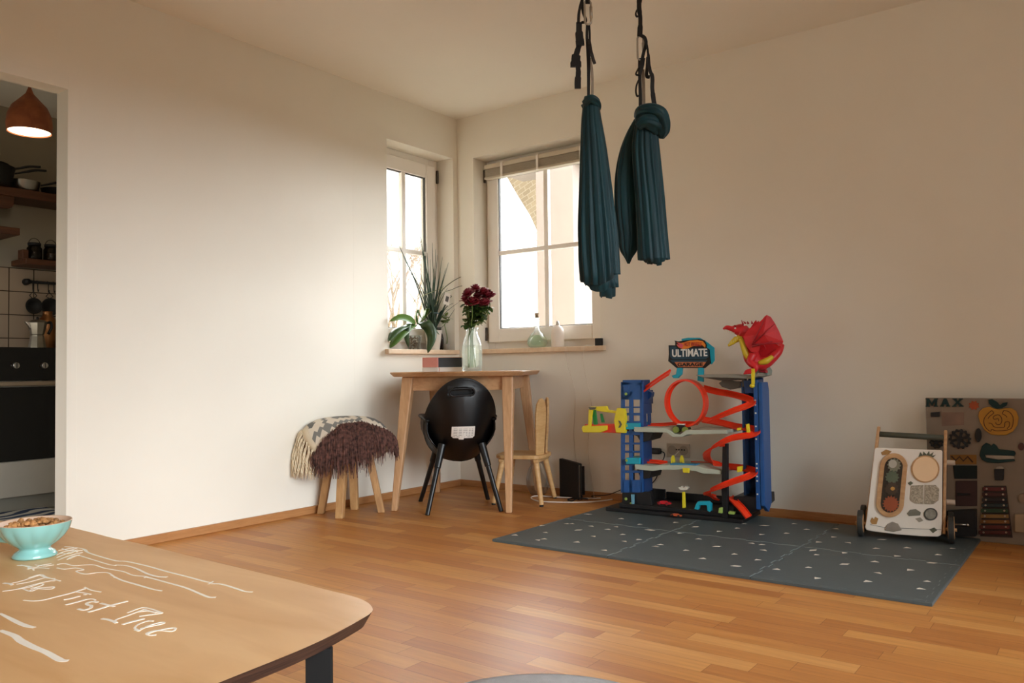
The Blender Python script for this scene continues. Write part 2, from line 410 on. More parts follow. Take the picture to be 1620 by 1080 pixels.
def bare_tree(x, y, h, seed, label):
    r2 = random.Random(seed); bm = BM()
    def grow(p, d, l, r, k):
        q = p+d*l; tube(bm, [p, (p+q)/2+V((r2.uniform(-.03, .03), 0, 0)), q], [r, r*.85, r*.65], 5)
        if k:
            for _ in range(3):
                nd = (d+V((r2.uniform(-.7, .7), r2.uniform(-.5, .5), r2.uniform(-.1, .5)))).normalized()
                grow(q, nd, l*.72, r*.6, k-1)
    grow(V((x, y, -1)), V((0, 0, 1)), h*.35, .07, 4)
    tag(obj('bare_tree', bm, M('bark', 'a58c6e', .9, .2)), label, 'tree')
p = hv(940, 500, 6.5); bare_tree(p.x, 6.5, 4.2, 3, 'bare winter tree outside, beyond the right edge of the wide window')
p = hit(622, 470, 0, -6); bare_tree(-6, p.y, 4.0, 5, 'bare winter tree outside the narrow window')

# ------------------------------------------------------------------ venetian blind, raised
BL = root('venetian_blind', (.62, .09, 2.08), 'raised white venetian blind bunched at the top of the wide window', 'blind')
bl = M('blind_slats', 'c9bda8', .5, .04)
bm = BM(); box(bm, (.19, .058, 2.135), (1.06, .10, 2.165)); obj('head_rail', bm, bl, BL, bevel=.004)
for k in range(7):
    bm = BM(); z = 2.085+k*.0068; box(bm, (.195, .060, z), (1.055, .102, z+.0028)); obj('slat', bm, bl, BL)
bm = BM(); box(bm, (.192, .056, 2.066), (1.058, .106, 2.082)); obj('bottom_rail', bm, bl, BL, bevel=.004)
for x in (.33, .62, .95):
    bm = BM(); box(bm, (x, .054, 2.064), (x+.018, .060, 2.172)); obj('bracket', bm, WINP, BL, bevel=.002)

# ------------------------------------------------------------------ dining table in the corner
TC = V((.500, -.500, 0)); e1 = V((.888, .459, 0)); e2 = V((-.459, .888, 0))
TZ = .772
dt = root('dining_table', TC, 'small square oak table with tapered splayed legs in the room corner', 'table')
bm = BM(); A = .385; R_ = .07; out = []
for sx, sy, a0 in ((1, 1, 0), (-1, 1, 90), (-1, -1, 180), (1, -1, 270)):
    for k in range(7):
        a = math.radians(a0+k*15); out.append((sx*(A-R_)+R_*math.cos(a), sy*(A-R_)+R_*math.sin(a)))
lay = [(.018, TZ-.026), (.004, TZ-.010), (0, TZ-.004), (.003, TZ)]
rings = [[bm.verts.new(TC+e1*(x*(1-i/A))+e2*(y*(1-i/A))+V((0, 0, z))) for x, y in out] for i, z in lay]
bm.faces.new(rings[0][::-1]); bm.faces.new(rings[-1])
for i in range(3):
    for k in range(28): bm.faces.new((rings[i][k], rings[i][(k+1) % 28], rings[i+1][(k+1) % 28], rings[i+1][k]))
obj('tabletop', bm, OAKT, dt)
feet = {(-1, -1): (.335, -.965), (1, -1): (.912, -.668), (1, 1): (.665, -.035), (-1, 1): (.088, -.332)}
for (sx, sy), f in feet.items():
    bm = BM(); f = V((f[0], f[1], 0)); tp = TC+e1*(sx*.285)+e2*(sy*.285)+V((0, 0, TZ-.026))
    def sq(c, s): return [c+e1*(i*s)+e2*(j*s) for i, j in ((-1, -1), (1, -1), (1, 1), (-1, 1))]
    k0 = f.lerp(V((tp.x, tp.y, tp.z)), .85)
    rg = [[bm.verts.new(p) for p in sq(c_, s_)] for c_, s_ in ((f, .0165), (f.lerp(tp, .5), .0245), (k0, .0305), (tp, .032))]
    bm.faces.new(rg[0][::-1]); bm.faces.new(rg[-1])
    for i_ in range(3):
        for k_ in range(4): bm.faces.new((rg[i_][k_], rg[i_][(k_+1) % 4], rg[i_+1][(k_+1) % 4], rg[i_+1][k_]))
    obj('leg', bm, OAK, dt, bevel=.006)
for (a, b) in (((-1, -1), (1, -1)), ((1, -1), (1, 1)), ((1, 1), (-1, 1)), ((-1, 1), (-1, -1))):
    bm = BM(); p = TC+e1*(a[0]*.28)+e2*(a[1]*.28); q = TC+e1*(b[0]*.28)+e2*(b[1]*.28); t = (q-p).normalized(); nn = V((-t.y, t.x, 0))
    hexa(bm, [p-nn*.011+V((0, 0, TZ-.105)), q-nn*.011+V((0, 0, TZ-.105)), q+nn*.011+V((0, 0, TZ-.105)), p+nn*.011+V((0, 0, TZ-.105))],
         [p-nn*.011+V((0, 0, TZ-.026)), q-nn*.011+V((0, 0, TZ-.026)), q+nn*.011+V((0, 0, TZ-.026)), p+nn*.011+V((0, 0, TZ-.026))])
    obj('apron', bm, OAKT, dt)

# books and vase on the table
ty = .77
def wp(u, v, w, z=None):
    p = atw(u, v, w)
    if z is not None: p.z = z
    return p
LB = V((-.45, .893, 0)).normalized()
def book(name, c0, ex, ey, w, d, z0, z1, cover, pages, label, spine=None, group=None):
    # c0: near corner; ex: long side direction, ey: other side; spine lies on the side along ey
    r = root(name, c0+V((0, 0, z0)), label, 'book', group)
    bm = BM(); t = .0035
    obox(bm, c0, ex, ey, V((0, 0, 1)), (0, 0, z0), (w, d, z0+t)); obox(bm, c0, ex, ey, V((0, 0, 1)), (0, 0, z1-t), (w, d, z1))
    obj('cover', bm, cover, r, bevel=.001)
    bm = BM(); obox(bm, c0, ex, ey, V((0, 0, 1)), (-.002, 0, z0), (t, d, z1)); obj('spine', bm, spine or cover, r, bevel=.0015)
    bm = BM(); obox(bm, c0, ex, ey, V((0, 0, 1)), (.004, .004, z0+t), (w-.004, d-.004, z1-t)); obj('pages', bm, pages, r)
    return r
PINK = M('book_coral', 'd98d80', .6); PAGES = M('pages_pale', 'e6ded2', .8, .05); DARK = M('book_black', '1b1817', .5, .1); WHT = M('book_white', 'e4ded6', .6)
wB = 4.30
ca = wp(693, 585, wB); cb = wp(738, 585, wB)
ex = (V((cb.x, cb.y, 0))-V((ca.x, ca.y, 0))).normalized(); ex = (ex*.93+V((.597, -.802, 0))*-.0+V((-.5, .6, 0))*.22).normalized()
ey = V((-ex.y, ex.x, 0))
ey = (ey*.7-ex*.62).normalized()
c0 = V((ca.x, ca.y, 0))
zt = TZ+.0005
book('book', c0, ex, ey, .150, .115, zt, zt+.023, WHT, PAGES, 'thin white book lying under the black book beside the vase')
rb = root('book', c0+V((0, 0, zt+.024)), 'thick black book with coral spine lying on the white book', 'book')
bm = BM(); obox(bm, c0, ex, ey, V((0, 0, 1)), (.004, .006, zt+.0235), (.135, .108, zt+.074)); obj('pages', bm, DARK, rb, bevel=.001)
bm = BM(); obox(bm, c0, ex, ey, V((0, 0, 1)), (-.004, .002, zt+.0235), (.004, .110, zt+.077)); obj('spine', bm, PINK, rb, bevel=.002)
bm = BM(); obox(bm, c0, ex, ey, V((0, 0, 1)), (-.003, .002, zt+.074), (.139, .110, zt+.077)); obj('cover', bm, M('book_tan', 'c79a80', .6), rb)
bm = BM(); tube(bm, spline([c0+ex*.004+V((0, 0, zt+.0235))-ey*.002, c0+ex*.006-ey*.004+V((0, 0, zt+.012)), c0+ex*.004-ey*.004+V((0, 0, zt+.002))], 3), .0015, 5); obj('ribbon', bm, PINK, rb)

vc = wp(747, 584, 4.22, 0); vc.z = TZ+.0005
VG = glass('vase_glass', 'fdfefc', .998, .55, .12)
va = root('rose_vase', vc, 'clear glass bottle vase of water holding the dark red roses', 'vase')
bm = BM()
prof = [(.047, 0), (.052, .004), (.053, .04), (.054, .10), (.050, .14), (.040, .172), (.030, .195), (.028, .215), (.033, .228)]
lathe(bm, prof+[(r-.0025, z) for r, z in prof[::-1]][:-1]+[(.045, .012), (1e-5, .012)], vc, 40); obj('glass_body', bm, VG, va, smooth=True)
bm = BM(); lathe(bm, [(1e-5, .013), (.044, .013), (.050, .04), (.0505, .10), (.047, .136), (1e-5, .136)], vc, 32); obj('water', bm, glass('vase_water', 'fafcf6', .99, .3, .10), va, smooth=True)
LEAF = M('rose_leaf', '3f5a26', .5, .25, 30, trans=.25); STEM = M('rose_stem', '66803f', .5, .15)
ROSE = M('rose_petal', '7d1526', .55, .25, 40, trans=.15)
rim = vc+V((0, 0, .215))
rosepx = [(741, 465), (752, 458), (757, 470), (766, 463), (747, 478), (762, 481), (773, 468), (769, 480), (738, 475)]
def leafmesh(bm, p, d, up, L, Wd, droop=.3, n=6, fold=.15, mi=0):
    d = d.normalized(); s = d.cross(up).normalized(); un = s.cross(d); rows = []
    for i in range(n+1):
        t = i/n; w = Wd*math.sin(PI*min(1, t**.8*.97+.03))**.8*.5
        c = p+d*(L*t*(1-.25*droop*t))-V((0, 0, 1))*(droop*L*t*t)
        rows.append([bm.verts.new(c+s*w+un*fold*w), bm.verts.new(c), bm.verts.new(c-s*w+un*fold*w)])
    for i in range(n):
        for k in range(2): bm.faces.new((rows[i][k], rows[i][k+1], rows[i+1][k+1], rows[i+1][k])).material_index = mi
for i, (u, v) in enumerate(rosepx):
    hp = wp(u, v, 4.22+rnd.uniform(-.06, .05)); ro = root('rose', hp, 'dark red rose in the bouquet standing in the glass vase', 'rose', 'red roses in the vase')
    foot = vc+V((rnd.uniform(-.02, .02), rnd.uniform(-.02, .02), .02))
    bm = BM(); tube(bm, spline([foot, rim+V((rnd.uniform(-.014, .014), rnd.uniform(-.014, .014), 0)), hp-V((0, 0, .07)), hp-V((0, 0, .01))], 5), .0028, 6); obj('stem', bm, STEM, ro)
    bm = BM()
    tilt = V((rnd.uniform(-.4, .4), rnd.uniform(-.6, .1), 1)).normalized()
    q = tilt.to_track_quat('Z', 'Y').to_matrix()
    for ly, (rr, nn_, hh) in enumerate(((.008, 3, .032), (.014, 4, .031), (.020, 5, .027), (.026, 6, .020))):
        for k in range(nn_):
            a0 = 2*PI*k/nn_+ly*.7; grid = []
            for j in range(5):
                row = []
                for ii in range(5):
                    a = a0+(ii-2)/2*(PI/nn_*1.15); t = j/4
                    r_ = rr*(.35+.75*math.sin(t*1.7))+(.004*t*t*ly if t > .7 else 0); z_ = -.012+hh*t*1.35-(.004*ly*t**4)-abs(ii-2)*.0015*t
                    row.append(bm.verts.new(hp+q @ V((r_*math.cos(a), r_*math.sin(a), z_))))
                grid.append(row)
            for j in range(4):
                for ii in range(4): bm.faces.new((grid[j][ii], grid[j][ii+1], grid[j+1][ii+1], grid[j+1][ii]))
    obj('blossom', bm, ROSE, ro, smooth=True, solid=.0008)
    bm = BM()
    for k in range(8):
        t = rnd.uniform(.15, .85); p = rim.lerp(hp, t)+V((rnd.uniform(-.02, .02), rnd.uniform(-.02, .02), 0))
        a = rnd.uniform(0, 2*PI)
        for da in (-.5, 0, .5): leafmesh(bm, p, V((math.cos(a+da), math.sin(a+da), rnd.uniform(-.1, .5))), V((0, 0, 1)), rnd.uniform(.040, .062), .034, .4)
    obj('leaf', bm, LEAF, ro, smooth=True)

# ------------------------------------------------------------------ black child chair
CH = V((.556, -.667, 0)); nC = V((.752, -.659, 0)); sC = V((.659, .752, 0))
ch = root('child_chair', CH, 'black plastic child chair with an egg-shaped shell seen from behind', 'chair')
zc, hb, ha = .502, .229, .199
def shellpt(rho, phi, th=0):
    cs = math.cos(phi); cs = math.copysign(abs(cs)**(.74 if math.sin(phi) < 0 else 1), cs); s = ha*rho*cs*(1-.06*math.sin(phi)*rho); z = hb*rho*math.sin(phi)
    back = .155+.10*(z+hb)/(2*hb)            # leans back towards the top
    fwd = (.05+.02*max(0, 1-(z+hb)/(1.5*hb)))*rho**2.6*(1+2.4*abs(math.cos(phi))*max(0, .65-(z/hb)*.9))
    return CH+sC*s+nC*(back-fwd)+V((0, 0, zc+z))
bm = BM(); NR, NPH = 34, 96; grid = []
for i in range(1, NR+1): grid.append([bm.verts.new(shellpt(i/NR, 2*PI*k/NPH)) for k in range(NPH)])
cen = bm.verts.new(shellpt(0, 0))
def inslot(f):
    c = sum((shellpt(*q) for q in f), V((0, 0, 0)))/len(f); s = (c-CH).dot(sC)+.012; z = c.z
    x = abs(s); zz = z-(.664-.14*(s/.075)**2*.1)
    return (max(0, x-.048)**2+zz**2) < .019**2
for k in range(NPH): bm.faces.new((cen, grid[0][k], grid[0][(k+1) % NPH]))
for i in range(NR-1):
    for k in range(NPH):
        q = [((i+1)/NR, 2*PI*k/NPH), ((i+2)/NR, 2*PI*k/NPH), ((i+2)/NR, 2*PI*(k+1)/NPH), ((i+1)/NR, 2*PI*(k+1)/NPH)]
        if inslot(q): continue
        bm.faces.new((grid[i][k], grid[i+1][k], grid[i+1][(k+1) % NPH], grid[i][(k+1) % NPH]))
o = obj('shell', bm, BLK, ch, smooth=True, solid=.010)
bm = BM(); rimpts = [shellpt(1.0, 2*PI*k/64) for k in range(65)]; tube(bm, rimpts, .0065, 8, cap=False, up=nC); obj('shell_rim', bm, BLK, ch, smooth=True)
bm = BM(); pts = []
for k in range(49):
    a = 2*PI*k/48; s = -.012+(.048 if math.cos(a) > 0 else -.048)+.019*math.cos(a); z = .664+.019*math.sin(a)-.004*(s/.05)**2
    pts.append(CH+sC*s+nC*(.155+.10*(z-zc+hb)/(2*hb)+.004)+V((0, 0, z)))
tube(bm, pts, .005, 8, cap=False, up=nC); obj('handle', bm, BLK, ch, smooth=True)
bm = BM(); hexa(bm, [CH+sC*s_+nC*(.155+.10*(z-zc+hb)/(2*hb)-.035)+V((0, 0, z)) for s_, z in ((-.088, .632), (.064, .632), (.064, .694), (-.088, .694))], [CH+sC*s_+nC*(.155+.10*(z-zc+hb)/(2*hb)-.030)+V((0, 0, z)) for s_, z in ((-.088, .632), (.064, .632), (.064, .694), (-.088, .694))]); obj('slot_shade_panel', bm, BLKM, ch)  # black sheet added behind the slot so it looks dark inside
bm = BM()     # seat pan
lathe(bm, [(1e-5, .375), (.115, .372), (.135, .36), (.13, .335), (.10, .318), (1e-5, .315)], CH-nC*.035, 40); obj('seat', bm, BLK, ch, smooth=True)
for sg in (-1, 1):
    bm = BM(); p0 = CH+sC*(sg*.185)+nC*.11; p1 = CH+sC*(sg*.20)-nC*.11
    tube(bm, spline([p0+V((0, 0, .50)), p0.lerp(p1, .4)+V((0, 0, .515))+sC*sg*.01, p1+V((0, 0, .52)), p1-sC*sg*.03-nC*.02+V((0, 0, .517))], 5), [.016]*4+[.02]*12, 10, up=V((0, 0, 1)), flat=.5); obj('armrest', bm, BLK, ch, smooth=True)
    bm = BM(); gr = []
    for i in range(8):
        t = i/7; top = p0.lerp(p1, t)+V((0, 0, .51)); low = CH+sC*sg*.13+nC*(.10-.2*t)+V((0, 0, .34)); gr.append([bm.verts.new(top.lerp(low, j/5)+sC*sg*.03*math.sin(PI*j/5)) for j in range(6)])
    for i in range(7):
        for j in range(5): bm.faces.new((gr[i][j], gr[i+1][j], gr[i+1][j+1], gr[i][j+1]))
    obj('side_panel', bm, BLK, ch, smooth=True, solid=.008)
for f, tp in (((.588, -.97), (.13, -.11)), ((.856, -.664), (.13, .11)), ((.239, -.652), (-.10, -.10)), ((.54, -.383), (-.10, .10))):
    bm = BM(); f = V((f[0], f[1], 0)); t = CH+nC*tp[0]+sC*tp[1]+V((0, 0, .37)); mdl = f.lerp(t, .66)
    cyl(bm, f, mdl, .0125, .0145, 16); obj('leg', bm, BLK, ch, smooth=False, bevel=.002)
    bm = BM(); cyl(bm, mdl, t, .0185, .0225, 16); obj('leg_socket', bm, BLK, ch, bevel=.002)
# paper sticker on the shell
bm = BM(); P0 = CH+nC*.205
def onshell(p, off):
    s = (p-CH).dot(sC); z = p.z-zc; back = .155+.10*(z+hb)/(2*hb); rho = math.hypot(s/ha, z/hb)
    return CH+sC*s+nC*(back-(.05+.02*max(0, 1-(z+hb)/(1.5*hb)))*rho**2.6*(1+2.4*abs(s/ha/max(rho, .01))*max(0, .65-(z/hb)*.9))+off)+V((0, 0, p.z))
GU, GV = 12, 8; gg = [[bm.verts.new(onshell(vpl(715+37*i/GU, 675-1*i/GU+(18.5+.5*i/GU)*j/GV, P0, sC), .0110)) for j in range(GV+1)] for i in range(GU+1)]
for i in range(GU):
    for j in range(GV): bm.faces.new((gg[i][j], gg[i+1][j], gg[i+1][j+1], gg[i][j+1]))
tb = [vpl(u, v, P0, sC) for u, v in ((726, 693), (735, 693), (734, 695.5), (727, 695.5))]
hexa(bm, [onshell(p, .0104) for p in tb], [onshell(p, .0113) for p in tb]); st = obj('sticker', bm, M('sticker_paper', 'e9e4dc', .7), ch, solid=.0005)
bm = BM()
for r_ in range(6):
    v0 = 678+r_*2.6; segs = [(718, 724), (726, 731), (733, 740), (742, 749)] if r_ < 5 else [(717, 721), (723, 728), (731, 736), (740, 745)]
    for u0, u1 in segs:
        q = [onshell(vpl(u, v, P0, sC), .0114) for u, v in ((u0, v0), (u1, v0), (u1, v0+.6), (u0, v0+.6))]; hexa(bm, q, [p+nC*.0003 for p in q])
obj('sticker_print', bm, M('print_grey', '6b6660', .8), st)

# ------------------------------------------------------------------ bunny-ear chair
BW = wood('pine_light', 'c79a62', 'd8b07a', .5, (3, 3, 14), 5); BWH = wood('pine_seat', 'c79a62', 'd8b07a', .5, (3, 14, 3), 5)
Bc = V(((.677+.855)/2, (-.509-.131)/2, 0)); bx_ = V((.271, .095, 0)).normalized(); by_ = V((-bx_.y, bx_.x, 0))
bn = root('bunny_chair', Bc, 'small pale wooden child chair with rabbit-ear backrest beside the oak table', 'chair')
bm = BM(); SH = .285; pts = []
for k in range(40):
    a = 2*PI*k/40; r = (abs(math.cos(a))**4+abs(math.sin(a))**4)**-.25; pts.append(Bc+bx_*(.148*r*math.cos(a))+by_*(.148*r*math.sin(a)))
hexa(bm, [p+V((0, 0, SH-.022)) for p in pts], [p+V((0, 0, SH)) for p in pts]); obj('seat', bm, BWH, bn, bevel=.005)
for sx in (-1, 1):
    bm = BM(); obox(bm, Bc, bx_, by_, V((0, 0, 1)), (sx*.105-.016, -.125, SH-.044), (sx*.105+.016, .125, SH-.0225)); obj('seat_batten', bm, BWH, bn, bevel=.006)
for i, j in ((-1, -1), (1, -1), (1, 1), (-1, 1)):
    f = Bc+bx_*i*.1435+by_*j*.149; t = Bc+bx_*i*.10+by_*j*.10+V((0, 0, SH-.03)); bm = BM(); d = (t-f).normalized()
    cyl(bm, f+V((0, 0, .008)), t, .0135, .0175, 20); lg = obj('leg', bm, BW, bn, bevel=.002)
    bm = BM(); cyl(bm, f, f+V((0, 0, .008)), .012, .012, 16); obj('foot_pad', bm, BLKM, lg)
for j in (-1, 1):
    bm = BM(); te = by_*.90-bx_*(.43*j); ne = bx_*.90+by_*(.43*j); ce = Bc+bx_*.106+by_*(j*.060)
    pr = [(-.030, SH-.02), (.030, SH-.02), (.036, .40), (.041, .50), (.037, .56), (.023, .598), (.004, .612), (-.016, .603), (-.033, .575), (-.041, .52), (-.036, .40)]
    lean = lambda z: .05*(z-SH)
    hexa(bm, [ce+te*y*1.12+ne*lean(z)+V((0, 0, z)) for y, z in pr], [ce+te*y*1.12+ne*(lean(z)+.016)+V((0, 0, z)) for y, z in pr]); obj('ear_backrest', bm, BW, bn, bevel=.006)

# ------------------------------------------------------------------ stool with woven throw
SC = V((.178, -1.155, 0))
stl = root('wooden_stool', SC, 'low wooden stool with four splayed square legs under the fringed throw', 'stool')
SW = wood('stool_wood', 'a5784a', 'c59a66', .55, (10, 10, 2), 4)
for f in ((.049, -1.245), (.248, -1.285), (.112, -1.055), (.305, -1.035)):
    f = V((f[0], f[1], 0)); t = SC+(f-SC)*.45+V((0, 0, .47)); bm = BM()
    d = V((f.x-SC.x, f.y-SC.y, 0)).normalized(); e = V((-d.y, d.x, 0)); s = .021
    hexa(bm, [f+d*i*s*.9+e*j*s for i, j in ((-1, -1), (1, -1), (1, 1), (-1, 1))], [t+d*i*s+e*j*s*1.15 for i, j in ((-1, -1), (1, -1), (1, 1), (-1, 1))]); obj('leg', bm, SW, stl, bevel=.004)
bm = BM(); lathe(bm, [(1e-5, .468), (.12, .468), (.132, .475), (.135, .485), (.128, .496), (1e-5, .498)], SC, 40); obj('seat', bm, SW, stl, smooth=True)

PR = [(0, .532), (.05, .531), (.10, .526), (.14, .515), (.175, .495), (.205, .465), (.225, .43), (.238, .39), (.246, .34), (.252, .28), (.256, .22)]
Lr = V((-.80, -.60, 0)); Rr = -Lr; Nr = V((.597, -.802, 0))
def dome(a, t, off=0, ripple=1):
    # a: angle, 0 = right in view, 90 = towards viewer; t: 0..1 down the profile
    x = t*(len(PR)-1); i = min(int(x), len(PR)-2); k = x-i; r = PR[i][0]*(1-k)+PR[i+1][0]*k; z = PR[i][1]*(1-k)+PR[i+1][1]*k
    c, s = math.cos(a), math.sin(a)
    rr = r*(1+.22*max(0, -c)**2)+off
    rr *= 1+ripple*.035*math.sin(5*a+.8)*t*t
    p = SC+Rr*(rr*c)+Nr*(rr*s*.80)+V((0, 0, z+.004*math.sin(3*a)*t+off*.5*(1-t)))
    if p.x < .02+off*.3: p.x = .02+off*.3
    return p
def proj(p):
    q = p-CAM; w = q.dot(cF); return 810+F_PX*q.dot(cR)/w, 540-F_PX*q.dot(cU)/w
def interp(tab, a):
    for i in range(len(tab)-1):
        if tab[i][0] <= a <= tab[i+1][0]: return tab[i][1]+(tab[i+1][1]-tab[i][1])*(a-tab[i][0])/(tab[i+1][0]-tab[i][0])
    return tab[-1][1]
# hem of the cloth (degrees -> how far down the drape it reaches)
HEM = [(-180, .50), (-120, .9), (-60, .9), (-10, .72), (25, .52), (60, .36), (95, .40), (112, .62), (122, .80), (150, .55), (180, .50)]
mt, nt, bb = newmat('woven_throw')
tc = N(nt, 'ShaderNodeTexCoord'); mp = N(nt, 'ShaderNodeMapping'); mp.inputs['Rotation'].default_value = (0, 0, math.radians(-12)); mp.inputs['Scale'].default_value = (3.0, 4.2, 3); mp.inputs['Location'].default_value = (.1, .18, 0)
nt.links.new(tc.outputs['Object'], mp.inputs[0]); sx = N(nt, 'ShaderNodeSeparateXYZ'); nt.links.new(mp.outputs[0], sx.inputs[0])
def ma(op, a, b_=None):
    n = N(nt, 'ShaderNodeMath', operation=op)
    for i, x in enumerate((a, b_)):
        if x is None: continue
        if isinstance(x, (int, float)): n.inputs[i].default_value = x
        else: nt.links.new(x, n.inputs[i])
    return n.outputs[0]
dx = ma('PINGPONG', sx.outputs[0], .5); dy = ma('PINGPONG', sx.outputs[1], .5)
stp = ma('DIVIDE', ma('FLOOR', ma('MULTIPLY', dx, 14)), 14)
dd = ma('ADD', stp, ma('MULTIPLY', dy, .8))
r = ramp(nt, [(0, lin('77756f')), (.18, lin('d9cdbb')), (.34, lin('82807a')), (.44, lin('ddd2c0')), (.62, lin('6f6e6a'))], 'CONSTANT'); nt.links.new(dd, r.inputs['Fac'])
nt.links.new(r.outputs['Color'], bb.inputs['Base Color']); bb.inputs['Roughness'].default_value = .95
n2 = N(nt, 'ShaderNodeTexNoise'); n2.inputs['Scale'].default_value = 300; bp = N(nt, 'ShaderNodeBump'); bp.inputs['Strength'].default_value = .4; bp.inputs['Distance'].default_value = .002
nt.links.new(tc.outputs['Object'], n2.inputs['Vector']); nt.links.new(n2.outputs['Fac'], bp.inputs['Height']); nt.links.new(bp.outputs['Normal'], bb.inputs['Normal'])
thr = root('woven_throw', SC+V((0, 0, .51)), 'grey and cream patterned throw with long fringe draped over the wooden stool', 'blanket')
bm = BM(); g = []; NA, NT = 96, 22
for i in range(1, NT+1): g.append([bm.verts.new(dome(math.radians(-180+360*k/NA), interp(HEM, -180+360*k/NA)*i/NT)) for k in range(NA)])
c0_ = bm.verts.new(dome(0, 0))
for k in range(NA): bm.faces.new((c0_, g[0][k], g[0][(k+1) % NA]))
for i in range(NT-1):
    for k in range(NA): bm.faces.new((g[i][k], g[i+1][k], g[i+1][(k+1) % NA], g[i][(k+1) % NA]))
obj('cloth', bm, mt, thr, smooth=True, solid=.006)
CREAM = M('cream_yarn', 'dccdb0', .95, .12, 40); BROWN = M('brown_yarn', '5c3d35', .95, .8, 60, bump=.4)
# hem band in plain cream along the left side
bm = BM(); prev = None
for k in range(21):
    a = 122+(170-122)*k/20; h = interp(HEM, a); q = [dome(math.radians(a), h-.10, .006), dome(math.radians(a), h+.01, .008)]
    q = [bm.verts.new(x) for x in q]
    if prev: bm.faces.new((prev[0], prev[1], q[1], q[0]))
    prev = q
obj('hem_band', bm, M('cream_band', 'd2c2a6', .95, .05), thr, smooth=True, solid=.004)
bm = BM()
for k in range(13):
    a = 122+(176-122)*k/12; h = interp(HEM, a)
    pts = []
    for j in range(7):
        t = min(.995, h-.01+(.985-h)*j/6*(1+rnd.uniform(-.06, .03)))
        pts.append(dome(math.radians(a+rnd.uniform(-.5, .5)+j*.3), t, .008+.003*math.sin(j*1.7+k)))
    pts = spline(pts, 3)
    for q in range(3):
        ph = q*2*PI/3; tw = [p+V((math.cos(ph+i*.9), math.sin(ph+i*.9), 0))*(.0032+.0035*i/len(pts)) for i, p in enumerate(pts)]
        tube(bm, tw, lerp_list([.0035, .004, .005, .003], len(tw)), 5)
    for q in range(5):
        e = pts[-1]; tube(bm, [pts[-4]+V((rnd.uniform(-.006, .006), rnd.uniform(-.006, .006), 0)), e+V((rnd.uniform(-.01, .01), rnd.uniform(-.01, .01), -.012-rnd.random()*.02))], [.003, .001], 4)
obj('cream_fringe', bm, CREAM, thr, kind='stuff', label='twisted cream yarn tassels')
bm = BM()
for k in range(1150):
    a = rnd.uniform(-28, 124); h = interp(HEM, a); low = interp([(-28, .80), (0, .82), (20, .80), (40, .86), (60, .93), (90, .99), (124, .99)], a)
    st0 = max(.10, h-.03+rnd.uniform(0, .3)*(low-h)); en = st0+(low-st0)*rnd.uniform(.45, 1.0)+rnd.uniform(-.05, .06)*(1+math.sin(a*.35))
    a2 = a; pts = []; oo = rnd.uniform(.005, .022)
    for j in range(6):
        a2 += rnd.uniform(-1.2, 1.2); pts.append(dome(math.radians(a2), min(.998, st0+(en-st0)*j/5), oo+.006*rnd.random(), 1))
    tube(bm, pts, [.0018, .0026, .0028, .0028, .0024, .001], 4, cap=False)
obj('brown_fringe', bm, BROWN, thr, kind='stuff', label='shaggy dark brown yarn fringe')
bm = BM(); g = []
for i in range(12):
    g.append([])
    for k in range(50):
        a = -28+152*k/49; h = interp(HEM, a); low = interp([(-28, .74), (0, .76), (20, .74), (40, .80), (60, .86), (90, .90), (124, .90)], a)
        g[-1].append(bm.verts.new(dome(math.radians(a), h-.02+(low-h)*i/11, .004)))
for i in range(11):
    for k in range(49): bm.faces.new((g[i][k], g[i][k+1], g[i+1][k+1], g[i+1][k]))
obj('fringe_backing', bm, BROWN, thr, smooth=True, solid=.004)

# ------------------------------------------------------------------ left windowsill plants
SZ = .9145
def ls(u, v, x=-.05): return hit(u, v, 0, x)
GP = V((-.045, -.395, SZ))
orc = root('orchid', GP, 'broad-leaved orchid in a clear pot on the narrow windowsill', 'potted plant')
bm = BM(); lathe(bm, [(.036, 0), (.040, .003), (.050, .085), (.052, .09), (.050, .09), (.046, .083), (.037, .006), (1e-5, .005)], GP, 36); obj('clear_pot', bm, glass('clear_pot_plastic', 'f8faf8', .98, .8, .04), orc, smooth=True)
bm = BM()
for k in range(90):
    a = rnd.uniform(0, 2*PI); z = rnd.uniform(.008, .08); r = rnd.uniform(0, 1)**.5*(.030+z*.10)
    p = GP+V((r*math.cos(a), r*math.sin(a), z)); d = V((rnd.uniform(-1, 1), rnd.uniform(-1, 1), rnd.uniform(-1, 1))).normalized()*.009
    hexa(bm, [p-d+V((.002, .004, 0)), p-d+V((-.003, .003, .002)), p-d+V((0, -.005, 0))], [p+d+V((.004, .003, 0)), p+d+V((-.003, .002, .002)), p+d+V((0, -.004, 0))])
obj('bark_chips', bm, M('bark_chips', '6d5138', .95, .5, 60), orc, kind='stuff')
OL = M('orchid_leaf', '5f8036', .35, .18, 8, trans=.35); OLD = M('orchid_leaf_dark', '3f5a34', .35, .2, 8, trans=.2)
def strap(bm, pts, wd, fold=.25, n=6, side=None):
    pts = spline(pts, n); m_ = len(pts); rows = []
    for i, p in enumerate(pts):
        t = i/(m_-1); d = (pts[min(i+1, m_-1)]-pts[max(i-1, 0)]).normalized()
        s = (side if side else cR); s = (s-d*s.dot(d)).normalized(); un = s.cross(d); w = wd*.5*(math.sin(PI*min(1, .12+.88*t**.9))**.6)
        if t > .98: w = wd*.03
        rows.append([bm.verts.new(p+s*w+un*fold*w), bm.verts.new(p), bm.verts.new(p-s*w+un*fold*w)])
    for i in range(m_-1):
        for k in range(2): bm.faces.new((rows[i][k], rows[i][k+1], rows[i+1][k+1], rows[i+1][k]))
Z_ = V((0, 0, 1))
